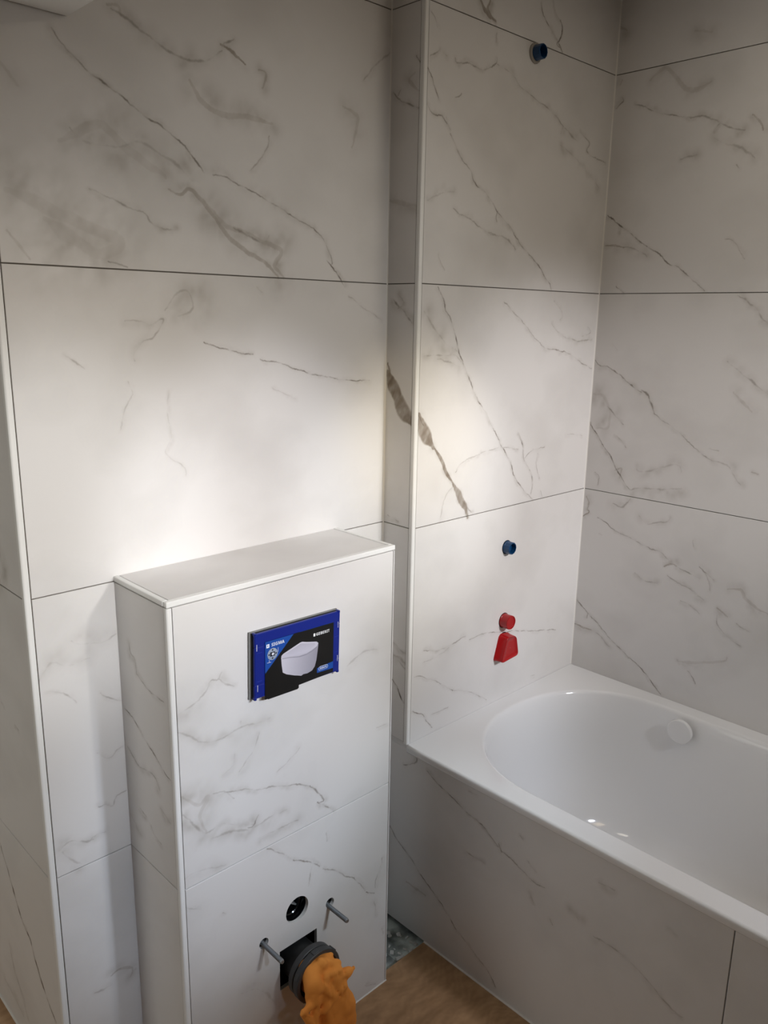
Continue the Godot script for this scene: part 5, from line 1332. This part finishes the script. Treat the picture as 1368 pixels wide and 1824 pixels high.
# one tile: a thin slab with eased edges. Its face lies in the plane through o spanned by u and up; n points into the room
func slab(o: Vector3, u: Vector3, n: Vector3, u0: float, u1: float, v0: float, v1: float, thick := 0.009, ch := 0.0007) -> ArrayMesh:
	var st := new_st()
	var up := Vector3.UP
	if absf(n.y) > 0.5: up = Vector3.BACK
	var P := func(a: float, b: float, dd: float) -> Vector3: return o + u * a + up * b - n * dd
	var q := [[u0 + ch, v0 + ch], [u1 - ch, v0 + ch], [u1 - ch, v1 - ch], [u0 + ch, v1 - ch]]
	var w := [[u0, v0], [u1, v0], [u1, v1], [u0, v1]]
	var uvf := func(k: Array) -> Vector2: return Vector2((k[0] - u0) / (u1 - u0), (v1 - k[1]) / (v1 - v0))
	var f := []
	var fu := []
	for k in q:
		f.append(P.call(k[0], k[1], 0.0))
		fu.append(uvf.call(k))
	face(st, f, n, fu)
	var dirs := [-up, u, up, -u]
	for k in 4:
		var k1 := (k + 1) % 4
		var ua: Vector2 = uvf.call(q[k])
		var ub: Vector2 = uvf.call(q[k1])
		face(st, [f[k], f[k1], P.call(w[k1][0], w[k1][1], ch), P.call(w[k][0], w[k][1], ch)], (n + dirs[k]).normalized(), [ua, ub, ub, ua])
		face(st, [P.call(w[k][0], w[k][1], ch), P.call(w[k1][0], w[k1][1], ch), P.call(w[k1][0], w[k1][1], thick), P.call(w[k][0], w[k][1], thick)], dirs[k], [ua, ub, ub, ua])
	var bk := []
	for k in w: bk.append(P.call(k[0], k[1], thick))
	face(st, bk, -n, [Vector2.ZERO, Vector2(1, 0), Vector2.ONE, Vector2(0, 1)])
	return st.commit()

const GAP := 0.0011
var tile_no := 0
func tile(parent: Node, key: String, o: Vector3, u: Vector3, n: Vector3, u0: float, u1: float, v0: float, v1: float) -> MeshInstance3D:
	tile_no += 1
	var m: Material = mats["plain_tile_%d" % (tile_no % 3)] if key == "" else marble(key, u0, u1, v0, v1, tile_no)
	return put("tile", slab(o, u, n, u0 + GAP, u1 - GAP, v0 + GAP, v1 - GAP), m, parent)

func courses(parent: Node, key: String, o: Vector3, u: Vector3, n: Vector3, u0: float, u1: float, from := 0.0) -> void:
	var js := [0.0, J1, J2, J3, J4, CEIL] if from == 0.0 else [from, J2, J3, J4, CEIL]
	for k in js.size() - 1: tile(parent, key, o, u, n, u0, u1, js[k], js[k + 1])

# ------------------------------------------------------------------ cloth and other soft bodies: surface nets over a distance field
func nets(lo: Vector3, hi: Vector3, cell: float, field: Callable) -> ArrayMesh:
	var nx := int((hi.x - lo.x) / cell) + 1
	var ny := int((hi.y - lo.y) / cell) + 1
	var nz := int((hi.z - lo.z) / cell) + 1
	var val := PackedFloat32Array()
	val.resize(nx * ny * nz)
	for z in nz:
		for y in ny:
			for x in nx:
				val[(z * ny + y) * nx + x] = field.call(lo + Vector3(x, y, z) * cell)
	var id := PackedInt32Array()
	id.resize(nx * ny * nz)
	id.fill(-1)
	var vs := PackedVector3Array()
	for z in nz - 1:
		for y in ny - 1:
			for x in nx - 1:
				var i := (z * ny + y) * nx + x
				var sum := Vector3.ZERO
				var c := 0
				for e in EDGES:
					var ca: Vector3i = e[0]
					var cb: Vector3i = e[1]
					var a := val[i + (ca.z * ny + ca.y) * nx + ca.x]
					var b := val[i + (cb.z * ny + cb.y) * nx + cb.x]
					if (a < 0.0) != (b < 0.0):
						sum += Vector3(ca).lerp(Vector3(cb), a / (a - b))
						c += 1
				if c:
					id[i] = vs.size()
					vs.append(lo + (Vector3(x, y, z) + sum / c) * cell)
	var st := new_st()
	st.set_smooth_group(0)
	for z in range(1, nz - 1):
		for y in range(1, ny - 1):
			for x in range(1, nx - 1):
				var i := (z * ny + y) * nx + x
				var steps := [1, nx, nx * ny]
				for ax in 3:
					var a := val[i]
					var b := val[i + steps[ax]]
					if (a < 0.0) == (b < 0.0): continue
					var s1: int = steps[(ax + 1) % 3]
					var s2: int = steps[(ax + 2) % 3]
					var q := [id[i], id[i - s1], id[i - s1 - s2], id[i - s2]]
					if q.min() < 0: continue
					var od := [0, 2, 1, 0, 3, 2] if a < 0.0 else [0, 1, 2, 0, 2, 3]
					for j in od: st.add_vertex(vs[q[j]])
	st.index()
	st.generate_normals()
	return st.commit()

const EDGES := [[Vector3i(0, 0, 0), Vector3i(1, 0, 0)], [Vector3i(0, 1, 0), Vector3i(1, 1, 0)], [Vector3i(0, 0, 1), Vector3i(1, 0, 1)], [Vector3i(0, 1, 1), Vector3i(1, 1, 1)],
	[Vector3i(0, 0, 0), Vector3i(0, 1, 0)], [Vector3i(1, 0, 0), Vector3i(1, 1, 0)], [Vector3i(0, 0, 1), Vector3i(0, 1, 1)], [Vector3i(1, 0, 1), Vector3i(1, 1, 1)],
	[Vector3i(0, 0, 0), Vector3i(0, 0, 1)], [Vector3i(1, 0, 0), Vector3i(1, 0, 1)], [Vector3i(0, 1, 0), Vector3i(0, 1, 1)], [Vector3i(1, 1, 0), Vector3i(1, 1, 1)]]

func capsule(p: Vector3, a: Vector3, b: Vector3, ra: float, rb: float) -> float:
	var ab := b - a
	var t := clampf((p - a).dot(ab) / ab.length_squared(), 0.0, 1.0)
	return p.distance_to(a + ab * t) - lerpf(ra, rb, t)

func smin(a: float, b: float, k: float) -> float:
	var h := maxf(k - absf(a - b), 0.0) / k
	return minf(a, b) - h * h * k * 0.25
